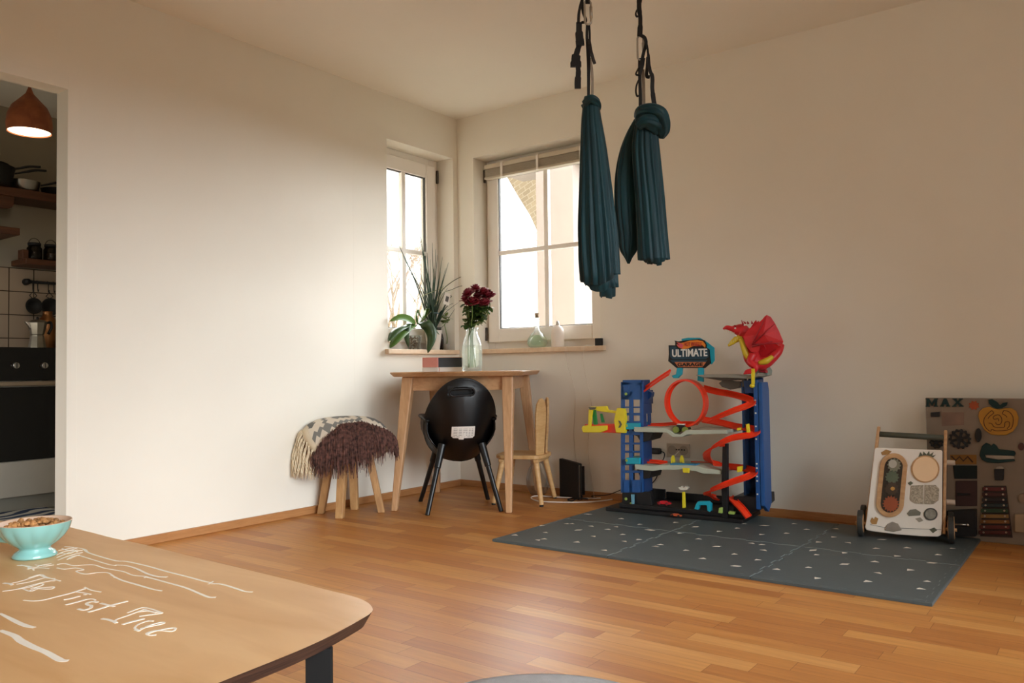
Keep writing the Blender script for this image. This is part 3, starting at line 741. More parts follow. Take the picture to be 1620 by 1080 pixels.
for pts, wd, mm in (
    (((657, 513, -.03), (648, 506, 0), (633, 503, .02), (617, 508, .03)), .058, OL),
    (((655, 513, -.03), (645, 515, .0), (630, 530, .03), (617, 550, .045)), .085, OL),
    (((652, 514, -.03), (638, 515, .03), (624, 524, .05), (614, 540, .06)), .065, OLD),
    (((655, 514, -.03), (646, 512, .02), (643, 530, .04), (646, 549, .045)), .040, OLD),
    (((662, 513, -.03), (672, 512, .02), (683, 530, .045), (677, 558, .055)), .075, OLD),
    (((662, 512, -.03), (676, 510, .0), (686, 516, .02), (695, 529, .03)), .046, OLD),
    (((660, 512, -.05), (657, 500, -.05), (661, 490, -.03), (668, 505, -.01)), .055, OL),
    (((664, 510, -.06), (670, 498, -.06), (676, 485, -.05), (672, 500, -.02)), .08, OL)):
    bm = BM(); side = None
    P_ = [ls(u, v, x) for u, v, x in pts]
    d = (P_[-1]-P_[0]); hs = V((d.y, -d.x, 0))
    vert = abs(d.z) > .07
    strap(bm, P_, wd, .3, 6, cR if vert else V((cF.x, cF.y, .7)).normalized())
    obj('leaf', bm, mm, orc, smooth=True, solid=.0018)
bm = BM()
for pts in (((660, 512), (652, 490), (655, 478), (664, 470), (700, 455)), ((660, 512), (680, 495), (695, 470), (701, 452)), ((656, 512), (648, 500), (650, 485), (662, 466))):
    tube(bm, spline([ls(u, v, -.04+.01*i) for i, (u, v) in enumerate(pts)], 6), .0016, 6)
obj('aerial_root', bm, M('orchid_stem', '8a8f5a', .6, .2), orc)

WP = V((-.050, -.205, SZ))
grs = root('grass_plant', WP, 'spiky dark green grass plant in a white pot on the narrow windowsill', 'potted plant')
bm = BM(); lathe(bm, [(.040, 0), (.042, .003), (.058, .128), (.060, .130), (.056, .130), (.052, .12), (1e-5, .118)], WP, 40); obj('pot', bm, M('white_ceramic', 'ece6dc', .3, .02), grs, smooth=True)
bm = BM(); lathe(bm, [(.052, .112), (.052, .121), (1e-5, .123)], WP, 24); obj('soil', bm, M('soil', '3a2a1f', 1, .4, 40), grs, smooth=True)
bt = WP+V((0, 0, .12)); BLADE = M('grass_blade', '2f4a37', .5, .3, 6, trans=.2)
for pth in (((697, 470), (715, 458), (738, 452), (765, 468), (800, 487)), ((694, 470), (716, 445), (755, 427)), ((700, 500), (712, 488), (727, 477)), ((702, 515), (712, 500), (720, 488))):
    bm = BM(); tube(bm, spline([bt+V((.0, .01, 0))]+[ls(u, v, -.02+.03*i) for i, (u, v) in enumerate(pth)], 5), [.002, .003, .0035, .003, .0008], 5, flat=.5); obj('blade', bm, BLADE, grs, smooth=True)
tips = [(659, 341), (627, 380), (632, 389), (636, 403), (684, 384), (689, 394), (700, 406), (711, 410), (755, 427), (735, 452), (727, 476), (715, 490), (672, 395), (676, 400), (667, 392), (681, 410), (692, 403), (705, 424), (697, 430), (664, 378), (671, 420), (686, 425), (702, 440), (660, 415), (678, 440), (666, 440), (693, 450), (708, 455), (717, 505), (655, 430), (674, 385), (688, 440), (682, 455), (670, 450), (662, 450)]
for u, v in tips:
    tp = ls(u, v, rnd.uniform(-.075, .03)); a = rnd.uniform(0, 2*PI); b0 = bt+V((math.cos(a), math.sin(a), 0))*rnd.uniform(.005, .035)
    up_ = (tp.z-b0.z); mid = b0.lerp(tp, .5)+V((0, 0, .03+.05*abs(tp.y-b0.y)/max(.1, up_+.1)))
    mid.x = max(mid.x, -.095)
    P_ = spline([b0, b0.lerp(mid, .5)+V((0, 0, .015)), mid, tp], 5); bm = BM(); n = len(P_)
    rows = []; s = V((cR.x*math.cos(.5), cR.y, 0)).normalized(); s = (s+V((rnd.uniform(-.4, .4), rnd.uniform(-.4, .4), 0))).normalized()
    for i, p in enumerate(P_):
        t = i/(n-1); w = .0042*(1-t**2.2)+.0006; rows.append([bm.verts.new(p+s*w), bm.verts.new(p+s.cross(Z_)*w*.5), bm.verts.new(p-s*w)])
    for i in range(n-1):
        for k in range(2): bm.faces.new((rows[i][k], rows[i][k+1], rows[i+1][k+1], rows[i+1][k]))
    obj('blade', bm, BLADE, grs, smooth=True, solid=.0008)
bm = BM(); cp = bt+V((0, 0, .0)); r0 = .048
for z in (.21,):
    ring = [WP+V((.030*math.cos(2*PI*k/24), .046*math.sin(2*PI*k/24), z+.035)) for k in range(25)]; tube(bm, ring, .0025, 6, cap=False)
obj('tie_band', bm, M('tie_blue', '5f7f8c', .5), grs)
p = ls(707, 474, .0); tg_ = root('plant_tag', p, 'small white card tag hanging among the grass blades', 'tag')
bm = BM(); q = [ls(u, v, .0) for u, v in ((704, 462), (713, 465), (710, 484), (701, 480))]; prism(bm, q, (.0012, 0, 0)); obj('card', bm, WHT, tg_)
bm = BM(); q = [ls(u, v, .0015) for u, v in ((706, 468), (710.5, 469.5), (708.5, 478), (704, 476))]; prism(bm, q, (.0006, 0, 0)); obj('printed_picture', bm, M('print_dark', '5d5a57', .7), tg_)
bm = BM(); tube(bm, spline([ls(707, 463, .0), ls(702, 456, -.01), ls(697, 458, -.03)], 5), .0009, 5); obj('string', bm, CREAM, tg_)
SUc = ls(703, 515, -.02); SUc = V((-.000, -.128, SZ))
suc = root('succulent', SUc, 'little green succulent between the white pot and the dark bottle', 'potted plant')
bm = BM(); lathe(bm, [(.018, 0), (.022, .04), (.019, .04), (1e-5, .036)], SUc, 20); obj('pot', bm, M('grey_ceramic', '8d867c', .5), suc, smooth=True)
bm = BM(); tube(bm, spline([SUc+V((0, 0, .036)), SUc+V((.004, .002, .08)), ls(703, 512, -.0)], 4), .003, 6); obj('stem', bm, STEM, suc)
bm = BM()
for k in range(12):
    a = k*2.4; leafmesh(bm, ls(702+rnd.uniform(-5, 6), 505+rnd.uniform(-8, 8), .0), V((math.cos(a)*.4, math.sin(a), .7-.05*k)), Z_, .042, .030, .2)
obj('leaf', bm, M('succulent_leaf', '6b7f3c', .5, .3, trans=.2), suc, smooth=True, solid=.002)
DBc = V((-.085, -.105, SZ))
db = root('dark_bottle', DBc, 'dark glossy bottle beside the white plant pot on the narrow sill', 'bottle')
bm = BM(); lathe(bm, [(.026, 0), (.029, .003), (.030, .08), (.024, .105), (.0115, .125), (.011, .140), (.013, .145), (1e-5, .145)], DBc, 28); obj('bottle_body', bm, M('dark_glass', '2a1d1c', .12, .1), db, smooth=True)
bm = BM(); lathe(bm, [(.014, .144), (.014, .156), (1e-5, .157)], DBc, 20); obj('cap', bm, M('cap_grey', '6a625c', .4), db, smooth=True)

# ------------------------------------------------------------------ wide windowsill
FK = V((.625, .035, SZ)); fl_ = root('flask', FK, 'round-bellied glass flask with cork and greenish water on the wide sill', 'flask')
bm = BM(); pf = [(.040, 0), (.055, .006), (.0665, .03), (.062, .055), (.04, .088), (.020, .108), (.0135, .13), (.0125, .20), (.015, .206)]
lathe(bm, pf+[(r-.002, z) for r, z in pf[::-1]][:-1]+[(1e-5, .004)], FK, 40); obj('glass_body', bm, glass('flask_glass', 'fdfefd', .998, .5, .05), fl_, smooth=True)
bm = BM(); lathe(bm, [(1e-5, .006), (.052, .008), (.063, .03), (.0595, .053), (.043, .080), (1e-5, .080)], FK, 36); obj('water', bm, glass('flask_water', 'e6f2e2', .97, .2, .35), fl_, smooth=True)
bm = BM(); lathe(bm, [(.0115, .192), (.0145, .222), (1e-5, .222)], FK, 20); obj('cork', bm, M('cork', '9c8466', .9, .2, 60), fl_, smooth=True)
WB = V((.782, .035, SZ)); wb = root('white_bottle', WB, 'plain white ceramic bottle on the wide sill beside the flask', 'bottle')
bm = BM(); lathe(bm, [(.038, 0), (.040, .003), (.040, .09), (.036, .115), (.020, .132), (.008, .140), (.006, .150), (1e-5, .151)], WB, 36); obj('bottle_body', bm, M('white_matte', 'e9dfd4', .6, .02), wb, smooth=True)
bm = BM(); lathe(bm, [(.012, .138), (.010, .156), (.004, .165), (1e-5, .165)], WB, 20); obj('spout', bm, M('spout_grey', 'b9b2aa', .4), wb, smooth=True)
q = hit(950, 546, 1, .0)
bm = BM(); box(bm, (q.x-.022, -.03, SZ), (q.x+.022, -.005, SZ+.044)); tag(obj('room_sensor', bm, BLKM, bevel=.003), 'small black square device at the right end of the wide sill', 'sensor')
p0 = hit(896, 546, 1, -.02)
bm = BM(); P_ = [V((p0.x-.03, .02, SZ+.003)), V((p0.x, -.025, SZ+.004)), V((p0.x+.012, -.045, SZ-.02)), V((p0.x+.02, -.04, .80)), V((p0.x+.05, -.008, .62)), V((p0.x+.035, -.006, .35)), V((p0.x+.08, -.018, .06)), V((p0.x+.10, -.05, .006))]
tube(bm, spline(P_, 8), .0012, 6); tag(obj('thin_cord', bm, M('cord_pale', 'cfc4b4', .6)), 'thin pale cord hanging from the sill beside the white bottle', 'cord')
p0 = hit(928, 547, 1, -.02)
bm = BM(); P_ = [V((p0.x+.04, -.01, SZ+.002)), V((p0.x+.01, -.03, SZ+.004)), V((p0.x-.005, -.046, SZ-.02)), V((p0.x-.01, -.036, .78)), V((p0.x+.02, -.008, .55)), V((p0.x-.01, -.007, .30)), V((p0.x+.03, -.018, .05)), V((p0.x+.05, -.045, .006))]
tube(bm, spline(P_, 8), .0012, 6); tag(obj('thin_cord', bm, M('cord_pale', 'cfc4b4', .6)), 'thin pale cord hanging from the sill below the black device', 'cord')

# ------------------------------------------------------------------ corner clutter on the floor
a = V((.832, -.062, 0)); d = V((.176, .010, 0)); dn = d.normalized(); nn_ = V((-dn.y, dn.x, 0))
ex_ = V((.172, -.052, 0)).normalized(); ey_ = V((-ex_.y, ex_.x, 0))
bb_ = root('black_console', V((.84, -.07, 0)), 'upright black electronic box standing on the floor against the wall', 'electronic box')
c = V((.842, -.062, 0))
bm = BM(); hexa(bm, [c, c+ex_*.178, c+ex_*.178+ey_*.030, c+ey_*.030], [c+Z_*.232, c+ex_*.178+Z_*.214, c+ex_*.178+ey_*.030+Z_*.214, c+ey_*.030+Z_*.232]); obj('case', bm, BLKM, bb_, bevel=.004)
bm = BM(); c2 = c+ex_*.1785; obox(bm, c2, ex_, ey_, Z_, (0, .004, .004), (.004, .010, .205)); obj('silver_edge', bm, STEEL, bb_)
bm = BM(); obox(bm, c2, ex_, ey_, Z_, (.004, .008, .03), (.018, .034, .20)); obj('rear_panel', bm, BLK, bb_, bevel=.003)
GB = V((.70, -.085, 0)); gb = root('glass_jar', GB, 'round clear glass jar on the floor behind the bunny chair', 'jar')
bm = BM(); pf = [(.035, 0), (.05, .01), (.072, .06), (.075, .10), (.06, .16), (.045, .185), (.047, .21)]
lathe(bm, pf+[(r-.002, z) for r, z in pf[::-1]][:-1]+[(1e-5, .005)], GB, 36); obj('jar_body', bm, glass('jar_glass', 'fefefd', .998, .6, .04), gb, smooth=True)
def cable(name, pts, r, mat, label, group=None):
    bm = BM(); tube(bm, spline(pts, 8), r, 8); return tag(obj(name, bm, mat, smooth=True), label, 'cable', group)
WC = M('cable_white', 'ddd3c6', .5, .03)
cable('power_cable', [fl(985, 783, .006), fl(960, 787, .006), fl(925, 788, .006), fl(880, 786, .006), fl(850, 784, .006), fl(840, 787, .006), fl(850, 792, .006), fl(880, 794, .006), fl(925, 794, .006), fl(960, 791, .006), fl(984, 786, .006)], .0038, WC, 'looped white cable lying on the floor beside the black box')
BC_ = M('cable_black', '141414', .5)
cable('power_cable', [fl(932, 784, .012), fl(945, 787, .006), fl(960, 783, .006), fl(950, 780, .02), fl(935, 783, .006), fl(900, 789, .006), fl(905, 792, .006), fl(915, 788, .012), fl(930, 789, .006)], .004, BC_, 'tangled black cable on the floor at the foot of the black box')
cable('power_cable', [V((1.05, -.03, .02)), V((1.15, -.02, .03)), V((1.25, -.015, .07)), V((1.33, -.012, .11)), V((1.40, -.02, .12)), V((1.47, -.015, .20))], .0022, BC_, 'thin dark cable rising along the wall towards the socket')
so = root('wall_socket', V((1.605, 0, .315)), 'double white wall socket with a plugged cable behind the toy garage', 'socket')
bm = BM(); box(bm, (1.535, -.008, .275), (1.675, -.0005, .352)); obj('face_plate', bm, M('socket_plate', 'c3b5a2', .5), so, bevel=.003)
bm = BM()
for x in (1.57, 1.64): cyl(bm, (x, -.010, .314), (x, -.0085, .314), .026, .026, 24)
obj('socket_well', bm, M('socket_inner', 'a89a88', .5), so)
bm = BM()
for x in (1.598, 1.612, 1.63, 1.645): cyl(bm, (x, -.012, .318), (x, -.0102, .318), .0045, .0045, 12)
obj('socket_hole', bm, BLKM, so)
cable('power_cable', [V((1.615, -.012, .312)), V((1.60, -.03, .29)), V((1.585, -.03, .27)), V((1.575, -.02, .25))], .002, WC, 'short pale plug cord at the wall socket')
ad = root('power_adapter', V((1.45, -.03, .305)), 'long black power adapter on the wall beside the socket', 'adapter')
bm = BM(); box(bm, (1.385, -.035, .287), (1.505, -.003, .322)); obj('adapter_case', bm, BLK, ad, bevel=.01, segs=3)
bm = BM(); tube(bm, spline([V((1.505, -.02, .305)), V((1.53, -.025, .295)), V((1.52, -.02, .26)), V((1.49, -.015, .23)), V((1.47, -.012, .15)), V((1.40, -.015, .08)), V((1.36, -.02, .045))], 6), .003, 6); obj('adapter_cord', bm, BC_, ad)

# ------------------------------------------------------------------ aerial hammock, two gathered ends on ceiling straps
def hammock_mat():
    mt, nt, b = newmat('hammock_silk')
    tc = N(nt, 'ShaderNodeTexCoord'); no = N(nt, 'ShaderNodeTexNoise'); mp = N(nt, 'ShaderNodeMapping'); mp.inputs['Scale'].default_value = (25, 25, 2)
    nt.links.new(tc.outputs['Object'], mp.inputs[0]); nt.links.new(mp.outputs[0], no.inputs['Vector']); no.inputs['Scale'].default_value = 2
    r = ramp(nt, [(.3, lin('052a31')), (.7, lin('094149'))]); nt.links.new(no.outputs['Fac'], r.inputs['Fac']); nt.links.new(r.outputs[0], b.inputs['Base Color'])
    b.inputs['Roughness'].default_value = .55; b.inputs['Sheen Weight'].default_value = .2; b.inputs['Specular IOR Level'].default_value = .35
    tr = N(nt, 'ShaderNodeBsdfTranslucent'); tr.inputs[0].default_value = lin('17707a')
    mx = N(nt, 'ShaderNodeMixShader'); mx.inputs[0].default_value = .28
    nt.links.new(b.outputs[0], mx.inputs[1]); nt.links.new(tr.outputs[0], mx.inputs[2]); nt.links.new(mx.outputs[0], nt.nodes['Material Output'].inputs['Surface'])
    return mt
HAM = hammock_mat()
def pleated(bm, secs, w, n=120, pl=11, amp=.10, flat=.62, seed=0, ragged=0, dd=0, hph=0, cap0=True):
    # secs: (u_left, u_right, v) measured at distance w; builds pleated cloth sleeve
    r2 = random.Random(seed); ph = [r2.uniform(0, 6) for _ in range(5)]
    C3 = spline([V((l, r_, v)) for l, r_, v in secs], 5); rings = []
    hr = V((cR.x, cR.y, 0)).normalized(); hf = V((cF.x, cF.y, 0)).normalized()
    for i, s in enumerate(C3):
        t = i/(len(C3)-1); L = atw(s.x, s.z, w+dd); Rr_ = atw(s.y, s.z, w+dd); c = (L+Rr_)/2; hw = (Rr_-L).length/2
        ring = []
        for k in range(n):
            a = 2*PI*k/n; aw = a+.10*math.sin(3*t+ph[0])
            pleat = math.sin(pl*aw+ph[1])+.5*math.sin((pl*2-3)*aw+ph[2]+2*t)+.35*math.sin(5*aw+ph[3]-3*t)
            q = 1+amp*pleat*min(1, .35+t*1.6)*(.7+.3*math.sin(4*t+ph[4])); q = q/(1+amp*.8)
            p = c+hr*(hw*q*math.cos(a))+hf*(hw*flat*q*math.sin(a)*1.0)
            if ragged and i == len(C3)-1: p.z += ragged*(math.sin(a+hph)*.9+math.sin(3*a+ph[3])*.2)+.004*(1 if math.sin(4*a+ph[1]) > .4 else 0)
            ring.append(bm.verts.new(p))
        rings.append(ring)
    for i in range(len(rings)-1):
        for k in range(n): bm.faces.new((rings[i][k], rings[i][(k+1) % n], rings[i+1][(k+1) % n], rings[i+1][k]))
    if cap0: bm.faces.new(rings[0][::-1])
def wraptube(bm, path, rad, w, n=48, pl=7, amp=.12, seed=0):
    r2 = random.Random(seed); ph = r2.uniform(0, 6); P_ = spline([atw(u, v, w+d) for u, v, d in path], 6); rr = lerp_list(rad, len(P_)); rr = [x*w/F_PX for x in rr]
    fr = frames(P_, V((cF.x, cF.y, 0))); rings = []
    for i, p in enumerate(P_):
        t, a_, b_ = fr[i]; rings.append([bm.verts.new(p+(a_*math.cos(2*PI*k/n)+b_*math.sin(2*PI*k/n))*rr[i]*(1+amp*math.sin(pl*2*PI*k/n+ph+i*.1)+amp*.4*math.sin(13*2*PI*k/n))) for k in range(n)])
    for i in range(len(rings)-1):
        for k in range(n): bm.faces.new((rings[i][k], rings[i][(k+1) % n], rings[i+1][(k+1) % n], rings[i+1][k]))
    bm.faces.new(rings[0][::-1]); bm.faces.new(rings[-1])
WEB = M('strap_black', '0d0d0e', .7, .1)
GREYW = M('sling_grey', '9b8d7c', .8, .15, 60)
def strapline(bm, pts, wpx, w, th=.0025, twist=0):
    P_ = spline([atw(u, v, w+d) for u, v, d in pts], 6); n = len(P_); rows = []
    for i, p in enumerate(P_):
        t = (P_[min(i+1, n-1)]-P_[max(i-1, 0)]).normalized(); s = t.cross(cF).normalized(); ang = twist*math.sin(i*.35); f = t.cross(s)
        s = s*math.cos(ang)+f*math.sin(ang); f = t.cross(s); hw = (wpx[min(int(i/n*len(wpx)), len(wpx)-1)] if isinstance(wpx, (list, tuple)) else wpx)*w/F_PX/2
        rows.append([bm.verts.new(p+s*hw+f*th), bm.verts.new(p-s*hw+f*th), bm.verts.new(p-s*hw-f*th), bm.verts.new(p+s*hw-f*th)])
    for i in range(n-1):
        for k in range(4): bm.faces.new((rows[i][k], rows[i][(k+1) % 4], rows[i+1][(k+1) % 4], rows[i+1][k]))
    bm.faces.new(rows[0][::-1]); bm.faces.new(rows[-1])
def carab(w, u, v, hgt, par, dd=0, mat=None):
    c = atw(u, v, w+dd); bm = BM(); h = hgt*w/F_PX/2; r = .006; rw = .011; pts = []
    hr = V((cR.x, cR.y, 0)).normalized()
    for k in range(33):
        a = 2*PI*k/32; pts.append(c+hr*(rw*math.cos(a))+Z_*((h-rw)*(1 if math.sin(a) > 0 else -1)*(1 if abs(math.sin(a)) > .01 else 0)+rw*math.sin(a)))
    tube(bm, pts, .0038, 8, cap=False, up=cF); cyl(bm, c+hr*rw-Z_*.02, c+hr*rw+Z_*.02, .0055, .0055, 12); obj('carabiner', bm, mat or STEEL, par, smooth=True)
wL, wR = 2.80, 3.05
tl = atw(932, 152, wL); hl = root('aerial_hammock', tl, 'teal aerial hammock cloth hanging in a long pleated bundle, left of the two', 'hammock')
bm = BM(); pleated(bm, [(924, 944, 153), (922, 948, 166), (919.5, 952, 190), (918, 959, 230), (916.5, 965, 275), (915, 970, 320), (914, 975, 365), (915, 978, 405), (918, 980, 440)], wL, pl=13, amp=.10, seed=3, ragged=.03, hph=.6); obj('outer_fold', bm, HAM, hl, smooth=True, solid=.002)
bm = BM(); pleated(bm, [(925, 950, 300), (922, 968, 360), (922, 976, 420), (924, 980, 452)], wL, pl=12, amp=.14, seed=8, ragged=.022, flat=.5); obj('inner_fold', bm, HAM, hl, smooth=True, solid=.002)
bm = BM(); pleated(bm, [(946, 962, 330), (946, 972, 400), (948, 974, 468)], wL, pl=6, amp=.18, seed=12, ragged=.012, flat=.6); obj('inner_tail', bm, HAM, hl, smooth=True, solid=.002)
bm = BM(); wraptube(bm, [(925, 164, -.01), (934, 156, -.03), (944, 162, -.01), (944, 172, .01), (930, 174, .03), (924, 166, .01)], [5, 6, 6, 5, 5, 5], wL, pl=5); obj('top_knot', bm, HAM, hl, smooth=True)
def top(u, w): # point on the ceiling above a sight line
    p = atw(u, 0, w); return V((p.x, p.y, H))
bm = BM(); tube(bm, [top(930, wL)-Z_*.03, atw(930, 5, wL)], .005, 8); strapline(bm, [(929.5, -20, 0), (929.5, 6, 0)], 7, wL); obj('hanging_strap', bm, WEB, hl)
bm = BM(); lathe(bm, [(.03, -.012), (.03, 0), (1e-5, 0)], top(930, wL), 24); cyl(bm, top(930, wL)-Z_*.045, top(930, wL)-Z_*.012, .006, .006, 10); obj('ceiling_hook', bm, STEEL, hl)
carab(wL, 930, 20, 38, hl)
bm = BM()
strapline(bm, [(929, 38, 0), (928.5, 60, 0), (930.5, 100, 0), (931, 152, 0)], 4.2, wL); strapline(bm, [(932, 38, .01), (933, 60, .01), (932.5, 100, .01), (931.5, 155, .0)], 3.2, wL); obj('webbing_loop', bm, WEB, hl)
bm = BM(); strapline(bm, [(934, 92, .02), (937, 120, .02), (937, 155, .02)], 4, wL); obj('grey_sling', bm, GREYW, hl)
bm = BM(); strapline(bm, [(932, 62, -.01), (934.5, 78, -.02), (938, 92, -.02), (941, 101, -.02)], 4.5, wL, twist=.5); obj('printed_tail', bm, M('tail_webbing', '2a2523', .7, .6, 90), hl)
bm = BM()
strapline(bm, [(926, -12, 0), (920, 3, -.01), (916, 20, -.01), (915, 36, -.01)], 4.5, wL); strapline(bm, [(921, 0, .01), (922, 18, .01), (927, 33, .01), (920, 36, .01)], 4, wL)
strapline(bm, [(916, 36, 0), (916, 50, 0), (917, 62, 0), (918, 72, 0)], [9, 12, 13], wL, th=.006)
strapline(bm, [(917, 70, .01), (913, 82, .01), (911, 92, .01), (911, 106, .01)], [8, 9, 14, 17], wL, th=.006)
strapline(bm, [(914, 104, 0), (915, 115, 0), (914, 128, 0), (914, 140, 0)], [7, 8, 10, 10], wL, th=.004); obj('gathered_strap', bm, WEB, hl)

tr_ = atw(1030, 168, wR); hr_ = root('aerial_hammock', tr_, 'teal aerial hammock cloth tied up with a fat knot on top, right of the two', 'hammock')
bm = BM(); pleated(bm, [(1008, 1036, 180), (1003, 1040, 205), (1000, 1043, 235), (1002, 1047, 275), (1005, 1052, 320), (1007, 1056, 365), (1008, 1060, 405), (1009, 1060, 411)], wR, pl=14, amp=.09, seed=21, ragged=.014, dd=-.02); obj('long_tail', bm, HAM, hr_, smooth=True, solid=.002)
bm = BM(); pleated(bm, [(1003, 1024, 188), (990, 1020, 212), (980, 1015, 240), (974, 1012, 275), (973, 1012, 310), (975, 1013, 345), (979, 1013, 375), (982, 1008, 395), (989, 1000, 408), (993, 996, 417)], wR, pl=11, amp=.08, seed=25, dd=.03, flat=.5); obj('looped_tail', bm, HAM, hr_, smooth=True, solid=.002)
bm = BM(); pleated(bm, [(1006, 1016, 345), (1008, 1040, 375), (1012, 1046, 400), (1022, 1049, 416)], wR, pl=8, amp=.12, seed=29, ragged=.012, dd=-.01); obj('inner_fold', bm, HAM, hr_, smooth=True, solid=.002)
bm = BM(); wraptube(bm, [(1010, 188, .0), (1016, 178, -.03), (1030, 176, -.05), (1042, 182, -.05), (1047, 196, -.04), (1048, 208, -.03), (1046, 219, -.02)], [7, 11, 12, 13, 12, 10, 4], wR, pl=6, amp=.10, seed=4); obj('top_knot', bm, HAM, hr_, smooth=True)
bm = BM(); wraptube(bm, [(1008, 200, -.05), (1020, 192, -.06), (1034, 196, -.05), (1040, 206, -.02), (1036, 214, .02)], [6, 10, 12, 11, 6], wR, pl=5, amp=.10, seed=5); obj('knot_wrap', bm, HAM, hr_, smooth=True)
bm = BM(); strapline(bm, [(1013, -14, 0), (1011, 10, 0), (1013, 30, 0), (1012, 58, 0)], [8, 7, 6, 8], wR, th=.004); tube(bm, [top(1013, wR)-Z_*.03, atw(1013, -10, wR)], .006, 8)
strapline(bm, [(1009, -6, .01), (1011, 8, .01), (1006, 20, .01), (1007, 26, .01), (1011, 25, .01)], 2.5, wR); obj('hanging_strap', bm, WEB, hr_)
bm = BM(); lathe(bm, [(.03, -.012), (.03, 0), (1e-5, 0)], top(1013, wR), 24); cyl(bm, top(1013, wR)-Z_*.045, top(1013, wR)-Z_*.012, .006, .006, 10); obj('ceiling_hook', bm, STEEL, hr_)
carab(wR, 1013, 76, 38, hr_)
bm = BM(); strapline(bm, [(1012, 92, 0), (1012, 120, 0), (1013, 150, -.02), (1013, 174, -.05)], 5, wR); obj('webbing_loop', bm, WEB, hr_)
bm = BM(); strapline(bm, [(1017, 110, .02), (1018, 135, .02), (1018.5, 170, .0)], 5, wR); obj('grey_sling', bm, GREYW, hr_)
bm = BM()
strapline(bm, [(1014, 56, -.01), (1020, 60, -.01), (1022, 70, -.01), (1018, 84, -.01), (1013, 108, -.01)], 5, wR); strapline(bm, [(1020, 58, -.02), (1024, 75, -.02), (1026, 90, -.02), (1028, 110, -.02), (1032, 122, -.02), (1032, 140, -.02), (1034, 158, -.02), (1037, 176, -.03)], [3, 3, 4, 5, 6, 6, 7, 7], wR)
strapline(bm, [(1025, 90, .0), (1024, 105, 0), (1023, 120, 0), (1028, 122, 0)], 5, wR); strapline(bm, [(1010, 108, 0), (1006, 117, 0), (1010, 119, 0)], 2.5, wR); strapline(bm, [(1011, 125, 0), (1007, 135, 0), (1006, 145, 0), (1008, 152, 0), (1012, 150, 0)], 2.5, wR)
strapline(bm, [(1018, 92, -.01), (1016, 105, -.01), (1012, 118, -.01)], 5, wR); obj('gathered_strap', bm, WEB, hr_)

# ------------------------------------------------------------------ foam play mat, six jigsaw tiles
FOAM = M('foam_grey', '4d5759', .5, .05, 6, bump=.15); FEDGE = M('foam_edge_glint', '737b79', .8, .05); FTRI = M('foam_print', 'e2d8c9', .7, .04)  # pale cut edge; bevel glints are put into this colour
MX0, MY0, TS, MH = 1.289, -1.30, .60, .012
NTE = 10; TD = .013   # teeth per side and their depth
def edge_teeth(p, q, nrm, phase, seam):
    # points along p->q with square teeth alternating +-TD/2 along nrm
    out = []
    for k in range(NTE):
        s = (TD/2)*(1 if (k+phase) % 2 else -1) if seam else 0
        if seam and k == 0 or seam and k == NTE-1: s = 0
        a = p.lerp(q, k/NTE); b = p.lerp(q, (k+1)/NTE); w = (q-p).normalized()*.0025
        if seam: out += [a+nrm*s+w*(1 if k else 0), b+nrm*s-w*(1 if k < NTE-1 else 0)]
        else: out += [a]
    return out
cnt = 0
tri_px = [(815,846,1),(857,831,1),(863,842,0),(861,852,1),(851,854,0),(897,828,1),(935,832,0),(915,838,2),(939,848,0),(913,857,1),(957,870,1),(962,837,1),(985,845,1),(995,831,1),(1028,838,2),(988,856,0),(1045,848,0),(1045,861,1),(1037,864,1),(1037,864,0),(1075,843,1),(1085,870,1),(1105,852,1),(1100,833,2),(1134,864,2),(1112,883,1),(1137,840,1),(1166,835,1),(1154,850,1),(1162,876,1),(1189,859,0),(1164,895,2),(1177,828,1),(1198,885,1),(1204,845,1),(1209,831,2),(1205,861,1),(1208,870,0),(1237,860,1),(1248,862,0),(1244,843,1),(1256,828,1),(1263,864,2),(1286,870,2),(1291,877,1),(1276,837,1),(1279,897,1),(1292,914,1),(1294,857,1),(1318,849,1),(1323,836,1),(1336,892,2),(1342,858,0),(1335,874,1),(1384,888,1),(1389,906,0),(1372,919,1),(1395,853,2),(1386,867,1),(1418,879,1),(1435,866,1),(1439,901,1),(1456,931,0),(1467,919,1),(1474,890,2),(1484,877,1),(1506,867,1),(1068,826,1),(1012,829,1),(983,820,1),(905,828,1),(860,826,0),(890,812,1),(930,813,2),(975,833,0),(1229,900,1),(1010,853,1)]
tri_w = [(fl(u, v, MH), k) for u, v, k in tri_px]
